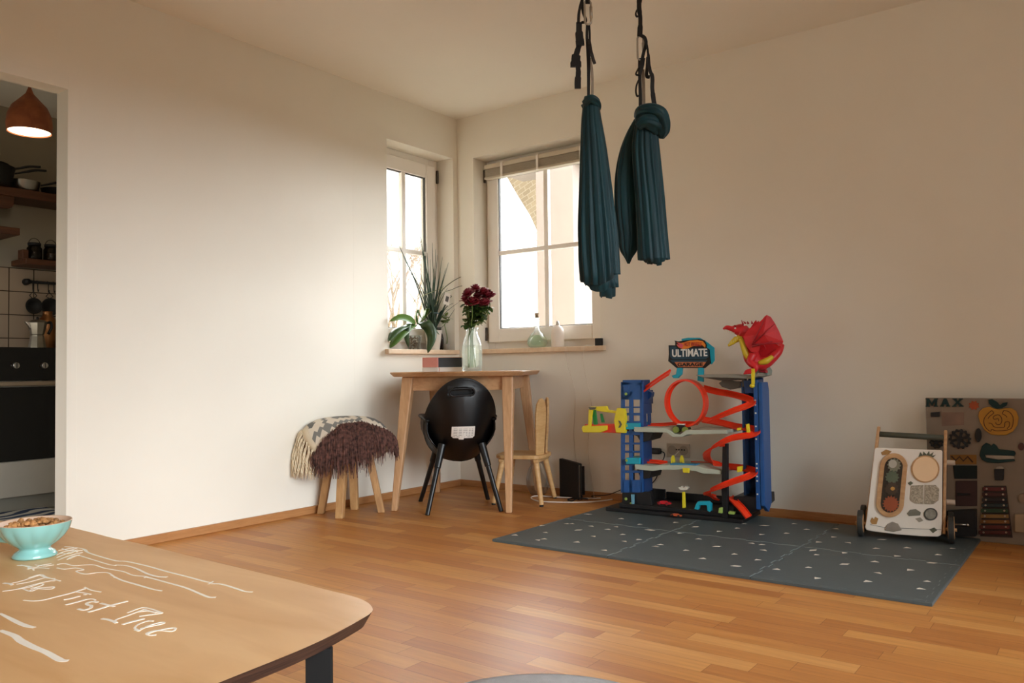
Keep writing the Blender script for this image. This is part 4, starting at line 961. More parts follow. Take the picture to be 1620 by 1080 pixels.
for r_ in range(2):
    for c_ in range(3):
        x0, y0 = MX0+c_*TS, MY0+r_*TS; x1, y1 = x0+TS, y0+TS
        P_ = [V((x0, y0, 0)), V((x1, y0, 0)), V((x1, y1, 0)), V((x0, y1, 0))]
        nr = [V((0, 1, 0)), V((1, 0, 0)), V((0, 1, 0)), V((1, 0, 0))]
        seam = [r_ == 1, c_ < 2, r_ == 0, c_ > 0]; outl = []
        for e in range(4):
            a, b = P_[e], P_[(e+1) % 4]
            if e < 2: tt = edge_teeth(a, b, nr[e], 0, seam[e])
            else: tt = edge_teeth(b, a, nr[e], 0, seam[e]); tt = tt[::-1]
            if e >= 2 and seam[e]: tt = tt
            elif e >= 2: tt = edge_teeth(a, b, nr[e], 0, False)
            outl += tt
        cc = V(((x0+x1)/2, (y0+y1)/2, 0)); g = .0015
        outl = [p+(V((math.copysign(1, cc.x-p.x)*(1 if abs(cc.x-p.x) > .28 else 0), math.copysign(1, cc.y-p.y)*(1 if abs(cc.y-p.y) > .28 else 0), 0)))*g for p in outl]
        names = [['front left', 'front middle', 'front right'], ['back left', 'back middle', 'back right']][r_][c_]
        lbl = ['dark grey speckled foam tile at the %s of the six-tile play mat' % names][0]
        bm = BM()
        a_ = [bm.verts.new(p+V((0, 0, .0005))) for p in outl]; b_ = [bm.verts.new(p+V((0, 0, MH-.0015))) for p in outl]
        ins = [p+(cc-p).normalized()*.0028 for p in outl]; t_ = [bm.verts.new(p+V((0, 0, MH))) for p in ins]
        n = len(outl)
        bm.faces.new(a_[::-1]); bm.faces.new(t_)
        for i in range(n):
            j = (i+1) % n
            bm.faces.new((a_[i], a_[j], b_[j], b_[i])).material_index = 0
            sm = (b_[i].co+b_[j].co)/2; on = (abs(sm.x-MX0) < .01 or abs(sm.x-MX0-3*TS) < .01 or abs(sm.y-MY0) < .01 or abs(sm.y-MY0-2*TS) < .01)
            bm.faces.new((b_[i], b_[j], t_[j], t_[i])).material_index = 0 if on else 1
        # border strip joint, dashed in glint colour, 18 mm inside the outer edges
        def dash(p, q):
            for k in range(NTE*2):
                if k % 2: continue
                s = p.lerp(q, (k+.1)/(NTE*2)); e = p.lerp(q, (k+.95)/(NTE*2)); nn2 = V((-(q-p).normalized().y, (q-p).normalized().x, 0))*.0022
                o_ = nn2*(3 if k % 4 else 0)
                hexa(bm, [s+o_, e+o_, e+o_+nn2, s+o_+nn2], [s+o_+Z_*.0004, e+o_+Z_*.0004, e+o_+nn2+Z_*.0004, s+o_+nn2+Z_*.0004], 1)
        zz = V((0, 0, MH))
        if r_ == 0: dash(V((x0, y0+.02, 0))+zz, V((x1, y0+.02, 0))+zz)
        if c_ == 0: dash(V((x0+.02, y0, 0))+zz, V((x0+.02, y1, 0))+zz)
        if c_ == 2: dash(V((x1-.02, y0, 0))+zz, V((x1-.02, y1, 0))+zz)
        for p, k in tri_w:
            if x0+.012 < p.x < x1-.012 and y0+.012 < p.y < y1-.012:
                a0 = rnd.uniform(0, 6.28); s = rnd.uniform(.010, .014)
                if k == 2: sh = [(-1.7, -.45), (.6, -.75), (1.8, .4), (-.4, .8)]
                elif k == 1: sh = [(-1.1, -.7), (1.1, -.5), (0, 1.0)]
                else: sh = [(1.0, -.9), (.4, 1.0), (-1.1, .1)]
                if k != 2: s *= 1.05
                q = [p+V((s*(x*math.cos(a0*.15)-y*math.sin(a0*.15)), s*(x*math.sin(a0*.15)+y*math.cos(a0*.15)), 0)) for x, y in sh]
                hexa(bm, q, [x+Z_*.0004 for x in q], 2)
        tag(obj('foam_tile', bm, [FOAM, FEDGE, FTRI]), lbl, 'play mat tile', 'foam tiles of the play mat')

# ------------------------------------------------------------------ toy garage
GO = V((1.405, -.397, 0)); GX = V((.683, .040, 0)).normalized(); GN = V((-GX.y, GX.x, 0))
def G(s, d, z): return GO+GX*s+GN*d+V((0, 0, z))
def gp(u, v, d): return vpl(u, v, GO+GN*d, GX)
BLUE = M('toy_blue', '1d5596', .38, .06); BLUED = M('toy_blue_dark', '173a6c', .4, .06); ORG = M('toy_orange', 'f0401f', .35, .05); TBLK = M('toy_black', '141416', .45, .1)
YEL = M('toy_yellow', 'e8d52a', .4, .05); TEAL = M('toy_teal', '17a5bd', .4, .05); PALE = M('toy_pale_grey', 'b9c0ae', .45, .03); TG = M('toy_green', '1f8a45', .45, .08)
LIME = M('toy_lime', '9cb85a', .5, .1); DKG = M('toy_dark_grey', '5d5a52', .5, .1); RED = M('toy_red', 'd3202c', .4, .08)
gar = root('toy_garage', G(.38, .15, .013), 'tall blue and orange toy car garage with loops and ramps standing on the play mat', 'toy garage')
def gbox(bm, s0, s1, d0, d1, z0, z1, mi=0): obox(bm, GO, GX, GN, Z_, (s0, d0, z0), (s1, d1, z1), mi)
def gprism(bm, px, d0, d1, mi=0):
    pts = [gp(u, v, d0) for u, v in px]; prism(bm, pts, GN*(d1-d0), mi)
def gpart(name, bm, mt_, bevel=.002, **k): return obj(name, bm, mt_, gar, bevel=bevel, **k)
# base
bm = BM(); gbox(bm, -.045, .70, .0, .30, MH, .032); gbox(bm, .02, .70, .03, .30, .032, .055); gpart('base', bm, TBLK, .004)
bm = BM(); gbox(bm, .19, .60, .27, .285, .055, .095); gbox(bm, .03, .19, .25, .27, .05, .11); gpart('base_wall', bm, TBLK, .003)
bm = BM(); gprism(bm, [(984, 778), (1029, 778), (1033, 806), (984, 800)], .05, .08); gpart('tower_foot', bm, TBLK, .003)
# left tower
bm = BM()
def lat(u0, u1, v0, v1, d0=.05, d1=.062): gprism(bm, [(u0, v0), (u1, v0+(u1-u0)*-.0), (u1, v1), (u0, v1)], d0, d1)
for a, b in ((982, 987.5), (995, 1000.5), (1012, 1017)): lat(a, b, 604, 779)
for v0, v1 in ((604, 609), (619, 632), (643, 645), (653, 657), (666, 669), (682, 688), (700, 703), (713, 716), (726, 736), (744, 748), (759, 779)): lat(983, 1016, v0, v1)
lat(998, 1016, 604, 620); lat(983, 995, 604, 632)
gpart('tower', bm, BLUE, .0015, label='left blue lift tower with square openings')
bm = BM()
def side(v0, v1, da=.062, db=.175):
    q = gp(1014, v0, .055); z1 = q.z; z0 = gp(1014, v1, .055).z; s = .150; gbox(bm, s, s+.006, da, db, z0, z1)
side(601, 618, .062, .16); side(618, 640, .062, .20); side(640, 655, .062, .18); side(655, 672, .062, .11); side(655, 672, .13, .17); side(672, 779, .062, .17)
gbox(bm, .034, .150, .17, .176, gp(1000, 640, .17).z, gp(1000, 603, .17).z) if False else None
gbox(bm, .034, .05, .165, .175, .12, .70)
gpart('tower_side', bm, BLUED, .0015)
bm = BM(); gbox(bm, .045, .150, .05, .16, gp(1000, 605, .05).z-.002, gp(1000, 601, .05).z); gbox(bm, .062, .088, .10, .11, .64, .70); gpart('tower_cap', bm, BLUE, .002)
bm = BM(); gprism(bm, [(1018, 620), (1026, 618), (1031, 621), (1030, 627), (1022, 636), (1018, 636)], .13, .17); gpart('tower_bracket', bm, BLUED)
for v in (673, 728):
    bm = BM(); gprism(bm, [(990, v-4), (1012, v-4), (1012, v+6), (990, v+6)], .035, .16); gpart('lift_tray', bm, TEAL, .003)
for u, v in ((990, 623), (991, 673), (991, 728), (990, 789)):
    bm = BM(); c = gp(u, v, .034 if v in (673, 728) else .046); cyl(bm, c, c+GN*.005, .008, .008, 8); gpart('badge', bm, LIME, .001)
bm = BM(); gprism(bm, [(992, 684), (1034, 684), (1028, 696), (1014, 700), (1008, 690)], .055, .20); gpart('shelf_bracket', bm, TBLK, .002); bm = BM(); gprism(bm, [(1006, 739), (1032, 742), (1028, 756), (1014, 758)], .055, .20); gpart('shelf_bracket', bm, TBLK, .002)
bm = BM(); gprism(bm, [(996, 795), (1001, 793), (1004, 802), (999, 804)], .038, .048); gprism(bm, [(995, 800), (999, 798), (1004, 800), (1005, 806), (1000, 804), (997, 807)], .034, .046); gpart('fuel_pump', bm, LIME, .001)
bm = BM(); gprism(bm, [(998, 782), (1003, 782), (1003, 797), (999, 797)], .036, .044); gpart('pump_sticker', bm, M('toy_skyblue', '6fa9bf', .5), .001)
# shelves
bm = BM(); gprism(bm, [(1003, 675), (1050, 677), (1058, 680), (1066, 686), (1076, 687), (1085, 680), (1149, 680), (1150, 686), (1087, 687), (1079, 691), (1064, 691), (1055, 684), (1004, 683)], .03, .27)
gpart('shelf', bm, PALE, .002, label='upper pale grey shelf')
bm = BM(); gprism(bm, [(1004, 734), (1030, 737), (1042, 735.5), (1080, 736), (1104, 737), (1117, 741), (1141, 744), (1141, 750), (1111, 749), (1101, 745), (1078, 743), (1044, 743), (1033, 745), (1005, 742)], .03, .27)
gpart('shelf', bm, PALE, .002, label='lower pale grey shelf')
bm = BM(); gprism(bm, [(1060, 733), (1101, 734.5), (1101, 737.5), (1060, 736.5)], .06, .12); gpart('wash_pad', bm, M('toy_sky', '1c86b5', .4), .001)
for u in (1064, 1078):
    bm = BM(); q = [gp(x, y, .13) for x, y in ((u-2.5, 733), (u-3, 726), (u-1, 720.5), (u+1, 720), (u+3, 726), (u+3.5, 733), (u+1, 733), (u, 727), (u-1, 733))]; prism(bm, q, GN*.012); gpart('wash_brush', bm, YEL, .001)
bm = BM(); gprism(bm, [(1079.5, 740), (1090, 740.5), (1089.5, 748), (1080.5, 747.5)], .018, .032); gpart('shelf_button', bm, YEL, .0015)
# tracks
def track(name, pts, wd=.038, bank=.75, lip=.008, mt_=ORG, n=6, wdir=None, **kk):
    P_ = spline([gp(*p) for p in pts], n); m_ = len(P_); bm = BM(); rows = []; prevw = None
    for i, p in enumerate(P_):
        t = (P_[min(i+1, m_-1)]-P_[max(i-1, 0)]).normalized()
        if wdir is not None: w = wdir
        else:
            w = V((-t.y, t.x, 0))
            if w.length < 1e-3: w = GN.copy()
            w.normalize()
            if prevw and w.dot(prevw) < 0: w = -w
            if not prevw and w.dot(GN) < 0: w = -w
        prevw = w.copy()
        ww = w
        if wdir is None:
            k = bank*w.dot(GN); ww = (w+Z_*k).normalized()
        u_ = t.cross(ww).normalized()
        if u_.z < 0: u_ = -u_
        prof = [(-.5, lip), (-.5, -.002), (.5, -.002), (.5, lip), (.46, lip), (.46, .001), (-.46, .001), (-.46, lip)]
        rows.append([bm.verts.new(p+ww*(a*wd)+u_*b) for a, b in prof])
    for i in range(m_-1):
        for k in range(8): bm.faces.new((rows[i][k], rows[i][(k+1) % 8], rows[i+1][(k+1) % 8], rows[i+1][k]))
    bm.faces.new(rows[0][::-1]); bm.faces.new(rows[-1]); return gpart(name, bm, mt_, 0, **kk)
track('track', [(1112, 614, .16), (1135, 620, .15), (1158, 624, .13), (1180, 630, .08), (1190, 636, .04), (1182, 642, .005), (1160, 650, -.01), (1138, 659, -.005), (1122, 666, .02)], label='upper zigzag track')
track('track', [(1112, 664, .17), (1140, 669, .16), (1165, 675, .14), (1188, 678, .10), (1197, 683, .05), (1188, 688, .0), (1160, 693, -.02), (1138, 702, -.02), (1122, 712, .02), (1118, 722, .08), (1124, 731, .15), (1140, 736, .18)], label='middle spiral track')
track('track', [(1092, 735, .17), (1120, 736, .18), (1150, 738, .17), (1178, 741, .13), (1193, 746, .07), (1185, 753, .005), (1160, 762, -.02), (1136, 771, -.02), (1120, 778, .02), (1121, 784, .08), (1135, 788, .12)], label='lower spiral track')
track('track', [(1154, 786, .08), (1162, 793, .05), (1173, 804, .02), (1184, 818, -.005)], bank=.3, label='exit ramp at the foot')
track('track', [(1016, 619, .09), (1030, 609, .09), (1046, 598, .09), (1060, 589, .09)], bank=.9, label='top left launch ramp')
track('track', [(1022, 673, .14), (1050, 672, .15), (1075, 670, .15), (1105, 670, .16)], bank=.2)
track('track', [(1022, 730, .12), (1040, 731, .12), (1054, 733, .12)], bank=.2)
# loop
c = gp(1086, 637, .12); bm = BM(); rows = []; NL = 56
rS, rZ = .112, .122
for k in range(NL+1):
    a = -PI/2+2*PI*k/NL; sh = .035*(k/NL); ctr = c+GN*(sh-.02)
    rad = GX*math.cos(a)*rS+Z_*math.sin(a)*rZ; ro = rad.normalized()
    rows.append([bm.verts.new(ctr+rad+ro*b+GN*(a2*.056)) for a2, b in ((-.5, -.008), (-.5, .003), (.5, .003), (.5, -.008), (.46, -.008), (.46, 0), (-.46, 0), (-.46, -.008))])
for i in range(NL):
    for k in range(8): bm.faces.new((rows[i][k], rows[i][(k+1) % 8], rows[i+1][(k+1) % 8], rows[i+1][k]))
bm.faces.new(rows[0][::-1]); bm.faces.new(rows[-1]); gpart('loop_track', bm, ORG, 0)
bm = BM(); gprism(bm, [(1180, 671), (1184, 670), (1186, 684), (1181, 684)], -.005, .01); gprism(bm, [(1166, 677), (1172, 676), (1172, 680), (1166, 681)], .0, .01); gprism(bm, [(1166, 738), (1174, 737), (1173, 746), (1166, 747)], -.005, .01); gpart('track_clip', bm, YEL, .001)
# black post
bm = BM(); gprism(bm, [(1143, 702), (1150, 702), (1150, 760), (1151, 822), (1143, 822), (1141, 770)], .02, .05); gpart('support_post', bm, TBLK, .002)
bm = BM(); gprism(bm, [(1138, 700), (1146, 700), (1146, 706), (1138, 707)], .012, .03); gprism(bm, [(1139, 766), (1146, 766), (1146, 772), (1139, 772)], .012, .03); gpart('post_clip', bm, ORG, .001)
# right tower
bm = BM(); gbox(bm, .67, .682, .12, .26, .10, .70); gbox(bm, .752, .772, .05, .07, .08, .71)
for z in [.14+.052*i for i in range(11)]:
    q = []
    gbox(bm, .68, .755, .20, .215, z, z+.024)
gbox(bm, .68, .755, .20, .215, .69, .72); gbox(bm, .725, .755, .20, .214, .12, .72)
gbox(bm, .68, .706, .20, .214, .12, .72); gpart('tower', bm, BLUE, .0015, label='right blue tower behind the zigzag tracks')
bm = BM()
pts = [(.05, .10), (.12, .06), (.17, .10), (.17, .655), (.15, .70), (.05, .70)]
hexa(bm, [G(.775, d, z) for d, z in pts], [G(.795, d, z) for d, z in pts]); gpart('tower_side', bm, BLUE, .003)
bm = BM(); gprism(bm, [(1176, 602), (1197, 600), (1198, 622), (1178, 622)], .06, .17); gpart('tower_cap', bm, BLUED, .003)
bm = BM()
for v in (633, 640, 653, 674, 694, 733, 740, 753, 760, 781): 
    z = gp(1196, v, .05).z; gbox(bm, .757, .764, .046, .0505, z-.004, z+.003)
gpart('peg_hole', bm, M('toy_white', 'e6e6e0', .5), 0, label='row of small pale marks up the tower')
bm = BM(); gprism(bm, [(1160, 785), (1208, 785), (1209, 800), (1200, 808), (1160, 820)], .06, .25); gpart('tower_foot', bm, TBLK, .004)
# top deck
bm = BM(); gprism(bm, [(1100, 593), (1140, 592), (1186, 594), (1200, 590), (1201, 595), (1186, 599), (1140, 597), (1112, 597)], .05, .24); gpart('top_deck', bm, M('toy_grey', '8b897e', .5, .05), .002)
bm = BM(); gprism(bm, [(1137, 606), (1142, 602), (1152, 601), (1162, 603), (1171, 603), (1173, 608), (1168, 614), (1155, 616), (1142, 612)], .12, .16); gprism(bm, [(1112, 597), (1173, 598), (1173, 601), (1140, 602)], .1, .13); gprism(bm, [(1173, 598), (1178, 598), (1178, 612), (1174, 612)], .1, .14); gpart('crank_arm', bm, DKG, .002)
bm = BM(); c = gp(1190, 602, .045); gprism(bm, [(1188, 583), (1193.5, 583), (1193, 608), (1188.5, 608)], .03, .045); ball(bm, gp(1190, 610, .04), .013, (1, 1, .8)); gpart('release_lever', bm, YEL, .002)
# small play pieces on the base
bm = BM(); gprism(bm, [(1101, 797), (1104, 793), (1120, 793), (1124, 797), (1124, 810), (1119, 808), (1118, 799), (1106, 799), (1104, 806), (1098, 805)], .03, .06); gpart('tool_arch', bm, TEAL, .002)
bm = BM(); gprism(bm, [(1079, 778), (1083, 778), (1084, 803), (1079, 803)], .05, .062); gpart('lamp_post', bm, YEL, .002)
bm = BM(); gprism(bm, [(1073, 771), (1078, 769), (1081, 772), (1084, 769), (1089, 771), (1086, 775), (1076, 775)], .045, .065); gpart('lamp_head', bm, M('toy_cream', 'd9d2c0', .5), .001)
for q in ([(1137, 803), (1142, 803), (1142, 812), (1136, 811)], [(1152, 809), (1162, 810), (1161, 814), (1152, 813)]):
    bm = BM(); gprism(bm, q, .005, .03); gpart('base_block', bm, LIME, .002)
# yellow pouring platform on the left
bm = BM()
gprism(bm, [(921, 674), (930, 672), (931, 648), (934, 643), (942, 643), (942, 648), (937, 649), (934, 674), (960, 673), (960, 680), (950, 684), (922, 684), (920, 678)], .03, .045)
gprism(bm, [(943, 643), (959, 642), (961, 648), (975, 650), (975, 654), (944, 650)], .04, .06)
gprism(bm, [(974, 650), (976, 645), (986, 646), (989, 654), (989, 685), (974, 684), (971, 665)], .03, .06); gpart('arm_frame', bm, YEL, .003)
bm = BM(); gprism(bm, [(922, 682), (925, 671), (990, 671), (990, 686), (960, 684), (924, 684)], .05, .12); gpart('arm_platform', bm, ORG, .003)
bm = BM(); gprism(bm, [(936, 648), (942, 648), (945, 672), (939, 672)], .05, .06); gprism(bm, [(949, 654), (952, 654), (956, 668), (951, 668)], .07, .08); gpart('arm_hose', bm, TG, .002)
bm = BM(); gprism(bm, [(931, 644), (943, 644), (941, 647.5), (933, 648)], .026, .032); gprism(bm, [(978, 665), (981, 666), (983.5, 671), (981, 676), (978, 676.5), (981, 671)], .026, .031); gpart('arm_marking', bm, DKG, 0)
# sign
OUTL = [(1057.5, 546), (1068, 546), (1068, 540), (1066.5, 538.5), (1072, 540), (1085, 538), (1105, 536), (1114, 538), (1117.5, 546), (1117, 549), (1122, 553), (1123, 568), (1124.5, 574), (1115, 582), (1070, 582), (1057, 571), (1058, 560)]
bm = BM(); gprism(bm, [(1078, 536), (1088, 534), (1107, 534), (1120, 542), (1130, 550), (1130.5, 570), (1126, 576), (1100, 574), (1080, 545)], .112, .118); gpart('sign_back', bm, TEAL, .001)
bm = BM(); gprism(bm, OUTL, .10, .111); gpart('sign_board', bm, M('sign_black', '0d0f12', .4, .05), .001)
bm = BM(); gprism(bm, [(1059.5, 548), (1068, 548), (1073, 552), (1112, 550), (1120, 553), (1121, 564), (1116, 568), (1064, 568), (1060, 564)], .0975, .1); gprism(bm, [(1060.5, 569.5), (1119, 569.5), (1116, 573), (1064, 573)], .0975, .1); gpart('sign_panel', bm, M('sign_navy', '1d4052', .4, .05), 0)
bm = BM(); gprism(bm, [(1070, 541), (1077, 542.5), (1083, 541), (1092, 538.5), (1103, 537.5), (1112, 539.5), (1116, 545), (1115.5, 550), (1111, 546), (1105, 545.5), (1096, 547.5), (1088, 551), (1080, 552), (1073, 549), (1070, 544), (1075, 546)], .0945, .0975); gpart('flame_logo', bm, M('sign_orange', 'e8892d', .4, .08), 0)
bm = BM(); gprism(bm, [(1070.5, 541.5), (1077, 543), (1081, 545), (1079, 551), (1073.5, 548.5), (1070.5, 544.5), (1075, 546)], .093, .0945); gpart('flame_tip', bm, M('sign_pink', 'd9596a', .4, .08), 0)
def gtext(name, s, u0, u1, v0, v1, d, mt_, th=.003, shear=0, off=0.0):
    a = gp(u0, v1, d); b = gp(u1, v1, d); t_ = gp(u0, v0, d); return text(name, s, a, b-a, Z_, (b-a).length, (t_-a).length, th, mt_, gar, shear, off)
gtext('logo_lettering', 'HOT WHEELS', 1082, 1110, 541, 547.5, .0935, M('sign_red', 'b5362c', .4), .002, .2, .02)
text('sign_lettering', 'ULTIMATE', gp(1063.5, 564.5, .0955), GX, Z_, (gp(1119, 564, .0955)-gp(1063.5, 564.5, .0955)).length, .040, .004, M('sign_white', 'e9e9e4', .4), gar, 0, .025)
bm = BM(); gprism(bm, [(1067, 572.5), (1117, 572.5), (1111, 580.5), (1073, 580.5)], .0945, .0985); gpart('sign_plate', bm, M('sign_copper', 'c9774a', .4, .05), 0)
text('plate_lettering', 'GARAGE', gp(1072, 579.5, .094), GX, Z_, (gp(1112, 579, .094)-gp(1072, 579.5, .094)).length, .019, .003, M('sign_black', '0d0f12', .4), gar, 0, .03)
bm = BM(); gprism(bm, [(1071, 581), (1079, 581), (1078, 592), (1072, 598), (1065, 598), (1062, 594), (1069, 592)], .10, .12); gprism(bm, [(1104, 581), (1112, 581), (1112, 604), (1103, 602)], .10, .12); gpart('sign_leg', bm, TEAL, .002)

# toy cars left on the garage
def toy_car(px, v, d, L, body, whl, name, label, big=False, sub=False):
    c = gp(px, v, d); r = root(name, c, label, 'toy car'); f = GX; s = GN
    rw = L*(.20 if big else .11)
    bm = BM(); hgt = L*(.30 if big else .22); z0 = rw*(1.0 if big else .55)
    prof = [(-.5, 0), (.5, 0), (.5, .45), (.28, .55), (.12, 1), (-.25, 1), (-.36, .6), (-.5, .55)]
    hexa(bm, [c+f*(x*L)-s*(L*.19)+Z_*(z0+y*hgt) for x, y in prof], [c+f*(x*L)+s*(L*.19)+Z_*(z0+y*hgt) for x, y in prof]); obj('car_body', bm, body, r, bevel=.002)
    if big:
        bm = BM(); obox(bm, c, f, s, Z_, (-L*.26, -L*.17, z0+hgt), (L*.18, L*.17, z0+hgt+.004)); obj('roof', bm, M('toy_white', 'e6e6e0', .5), r, bevel=.001)
    for i in (-1, 1):
        for j in (-1, 1):
            q = c+f*(i*L*.30)+s*(j*L*.24); bm = BM(); cyl(bm, q+Z_*rw-s*(L*.07), q+Z_*rw+s*(L*.07), rw, rw, 18); obj('wheel', bm, whl, r, bevel=.002)
toy_car(1079, 684.5, .07, .085, TBLK, M('toy_moss', '7d8a3c', .6, .1), 'toy_truck', 'black toy monster truck with green wheels on the upper grey shelf', True)
toy_car(1051, 798, .06, .07, RED, M('toy_darkred', '8a1a22', .6), 'toy_car', 'red toy car parked on the black base of the garage')
toy_car(1070, 817, -.025, .055, M('toy_rust', 'c8552e', .5, .2), TBLK, 'toy_car', 'small orange toy car in front of the black garage base')

# dragon on top
DRo = gp(1190, 592, .10); dr = root('toy_dragon', DRo, 'red and yellow plastic dragon standing on top of the right garage tower', 'toy dragon')
DRED = M('dragon_red', 'd0242c', .42, .10, 20); DDK = M('dragon_dark_red', 'a31c28', .45, .1, 20); DYE = M('dragon_yellow', 'd7bd2e', .45, .08)
def dpath(pts, rad, mt_, name, n=14, flat=1.0, up=None):
    bm = BM(); P_ = spline([gp(*p) for p in pts], 5); rr = [x*.00335 for x in lerp_list(rad, len(P_))]; tube(bm, P_, rr, n, flat=flat, up=up or GN); return obj(name, bm, mt_, dr, smooth=True)
dpath([(1156, 519, .09), (1166, 521, .10), (1174, 524, .11), (1182, 536, .12), (1186, 552, .12), (1190, 566, .11), (1198, 574, .11), (1210, 574, .12), (1222, 566, .14), (1232, 556, .16), (1238, 545, .18)], [3, 8, 11, 10.5, 11, 12, 11, 9, 7, 5.5, 3], DRED, 'body')
dpath([(1144, 520, .08), (1150, 518, .08), (1158, 520, .085), (1166, 523, .095)], [1.2, 3.4, 3.8, 6], DRED, 'upper_jaw', 12)
dpath([(1152, 547, .075), (1158, 542, .08), (1166, 536, .09), (1174, 534, .10)], [1.6, 3.6, 5.0, 6.0], DYE, 'lower_jaw', 12)
dpath([(1172, 536, .075), (1176, 548, .07), (1180, 560, .075), (1184, 568, .08)], [3.5, 4.2, 4.6, 3], DYE, 'throat', 12)
dpath([(1200, 574, .085), (1212, 571, .09), (1222, 564, .11)], [3.2, 4.8, 3], DYE, 'belly', 12)
# wings, thin membranes with ribs
def wing(px, d, dep, name='wing'):
    bm = BM(); o_ = [gp(u, v, d+dd_) for u, v, dd_ in px]; c = sum(o_, V((0, 0, 0)))/len(o_)+GN*dep
    for off in (0, .004):
        cv = bm.verts.new(c+GN*off); vs = [bm.verts.new(p+GN*off) for p in o_]
        for i in range(len(vs)): bm.faces.new((cv, vs[i], vs[(i+1) % len(vs)]) if off == 0 else (cv, vs[(i+1) % len(vs)], vs[i]))
    bm.verts.ensure_lookup_table(); n = len(o_)
    for i in range(n):
        a, b = bm.verts[1+i], bm.verts[1+(i+1) % n]; c2, d2 = bm.verts[n+2+i], bm.verts[n+2+(i+1) % n]; bm.faces.new((a, b, d2, c2))
    return obj(name, bm, DRED, dr)
wing([(1176, 532, 0), (1184, 520, -.01), (1196, 514, -.01), (1206, 505, -.01), (1210, 500, -.01), (1213, 498, -.01), (1219, 501, 0), (1225, 510, .01), (1232, 523, .02), (1239, 540, .02), (1236, 549, .02), (1229, 543, .01), (1217, 541, 0), (1203, 545, 0), (1200, 557, 0), (1188, 556, 0), (1180, 546, 0)], .05, -.012)
wing([(1186, 520, 0), (1194, 508, .0), (1196, 506, 0), (1197, 510, 0), (1200, 507, 0), (1199, 515, 0), (1212, 530, 0), (1236, 550, 0), (1230, 562, 0), (1218, 570, .0), (1204, 566, 0), (1196, 556, 0), (1212, 552, 0), (1207, 545, 0), (1195, 545, 0)], .16, .01)
bm = BM()
for a, b in (((1190, 545), (1212, 500)), ((1190, 545), (1226, 512)), ((1190, 545), (1238, 542)), ((1190, 548), (1222, 540))): tube(bm, [gp(a[0], a[1], .038), gp((a[0]+b[0])/2, (a[1]+b[1])/2, .034), gp(b[0], b[1], .042)], [.004, .003, .0015], 8)
obj('wing_rib', bm, DDK, dr, smooth=True)
for pts in ([(1192, 560, .08), (1187, 572, .06), (1196, 580, .05), (1193, 588, .05)], [(1204, 572, .15), (1210, 578, .15), (1206, 588, .15)]):
    dpath(pts, [6, 5.5, 4, 3], DRED, 'leg', 12)
bm = BM(); gprism(bm, [(1175, 592), (1179, 585), (1188, 582), (1194, 586), (1192, 591)], .03, .06); obj('foot', bm, DRED, dr, bevel=.004)
bm = BM(); gprism(bm, [(1199, 588), (1202, 583), (1212, 585), (1213, 590)], .13, .16); obj('foot', bm, DDK, dr, bevel=.004)
bm = BM(); gprism(bm, [(1194, 589), (1200, 580), (1212, 581), (1215, 586), (1214, 594), (1196, 594)], .16, .24); obj('stand', bm, M('stand_grey', '8d9a92', .5, .1), dr, bevel=.003)
bm = BM()
for (u, v), (u2, v2) in (((1176, 514), (1173, 506)), ((1180, 512), (1176, 508)), ((1165, 516), (1161, 514)), ((1190, 512), (1189, 507)), ((1184, 512), (1182, 508))): cyl(bm, gp(u, v, .07), gp(u2, v2, .065), .006, .001, 8)
obj('horn', bm, DDK, dr, smooth=True)
bm = BM()
for u, v in ((1164, 531), (1178, 514), (1163, 519)): ball(bm, gp(u, v, .062), .0045)
obj('eye', bm, M('toy_white', 'e6e6e0', .5), dr, smooth=True)
bm = BM()
for k in range(5):
    u = 1154+k*3; cyl(bm, gp(u, 545-k*2.2, .07), gp(u+.5, 541-k*2.2, .068), .0016, .0003, 6)
for k in range(5):
    u = 1147+k*3.5; cyl(bm, gp(u, 521+k*1.1, .075), gp(u+.5, 525+k*1.1, .075), .0018, .0003, 6)
obj('tooth', bm, M('tooth_pale', 'd9d2a8', .5), dr)

# ------------------------------------------------------------------ baby walker
WO = V((2.671, -.365, 0)); WX = V((.307, .045, 0)).normalized(); WN = V((-WX.y, WX.x, 0)); TLT = .16
WZ = (Z_+WN*TLT)
def W(s, d, z): return WO+WX*s+WN*(d+z*TLT)+V((0, 0, z))
wk_n = WX.cross(WZ).normalized()   # normal of the leaning panel, towards the viewer
def wpx(u, v, off=0):   # sight line met with the leaning panel
    d = ray(u, v); p0 = WO+Z_*.02; t = ((p0-CAM).dot(wk_n))/(d.dot(wk_n)); return CAM+d*t+wk_n*off
WWH = M('walker_white', 'ece4d8', .5, .03); WWD = wood('walker_beech', 'b98a5c', 'cda374', .5, (3, 3, 10), 6)
wk = root('baby_walker', W(.15, .10, 0)+Z_*MH, 'wooden baby push walker with white activity panel standing on the play mat', 'baby walker')
def wsh(name, pts, th, mt_, par=None, off=0, bevel=.0, **k):
    bm = BM(); q = [wpx(u, v, off) for u, v in pts]; prism(bm, q, wk_n*th); return obj(name, bm, mt_, par or wk, bevel=bevel, **k)
def ell(u, v, ru, rv, n=28): return [(u+ru*math.cos(2*PI*k/n), v+rv*math.sin(2*PI*k/n)) for k in range(n)]
pn = wsh('activity_panel', [(1384, 710), (1387, 708), (1489, 712), (1491, 714), (1490, 838), (1489, 846), (1484, 848.5), (1460, 848), (1420, 845), (1380, 840), (1371, 838), (1369, 834), (1372, 815)], .012, WWH, bevel=.003)
E0 = .0125
ring = lambda uc, v0, v1, r: [(uc+(r*math.cos(a)), (v0 if a < 0 else v1)+r*math.sin(a)*1.0) for a in [(-PI+2*PI*k/40) for k in range(40)]]
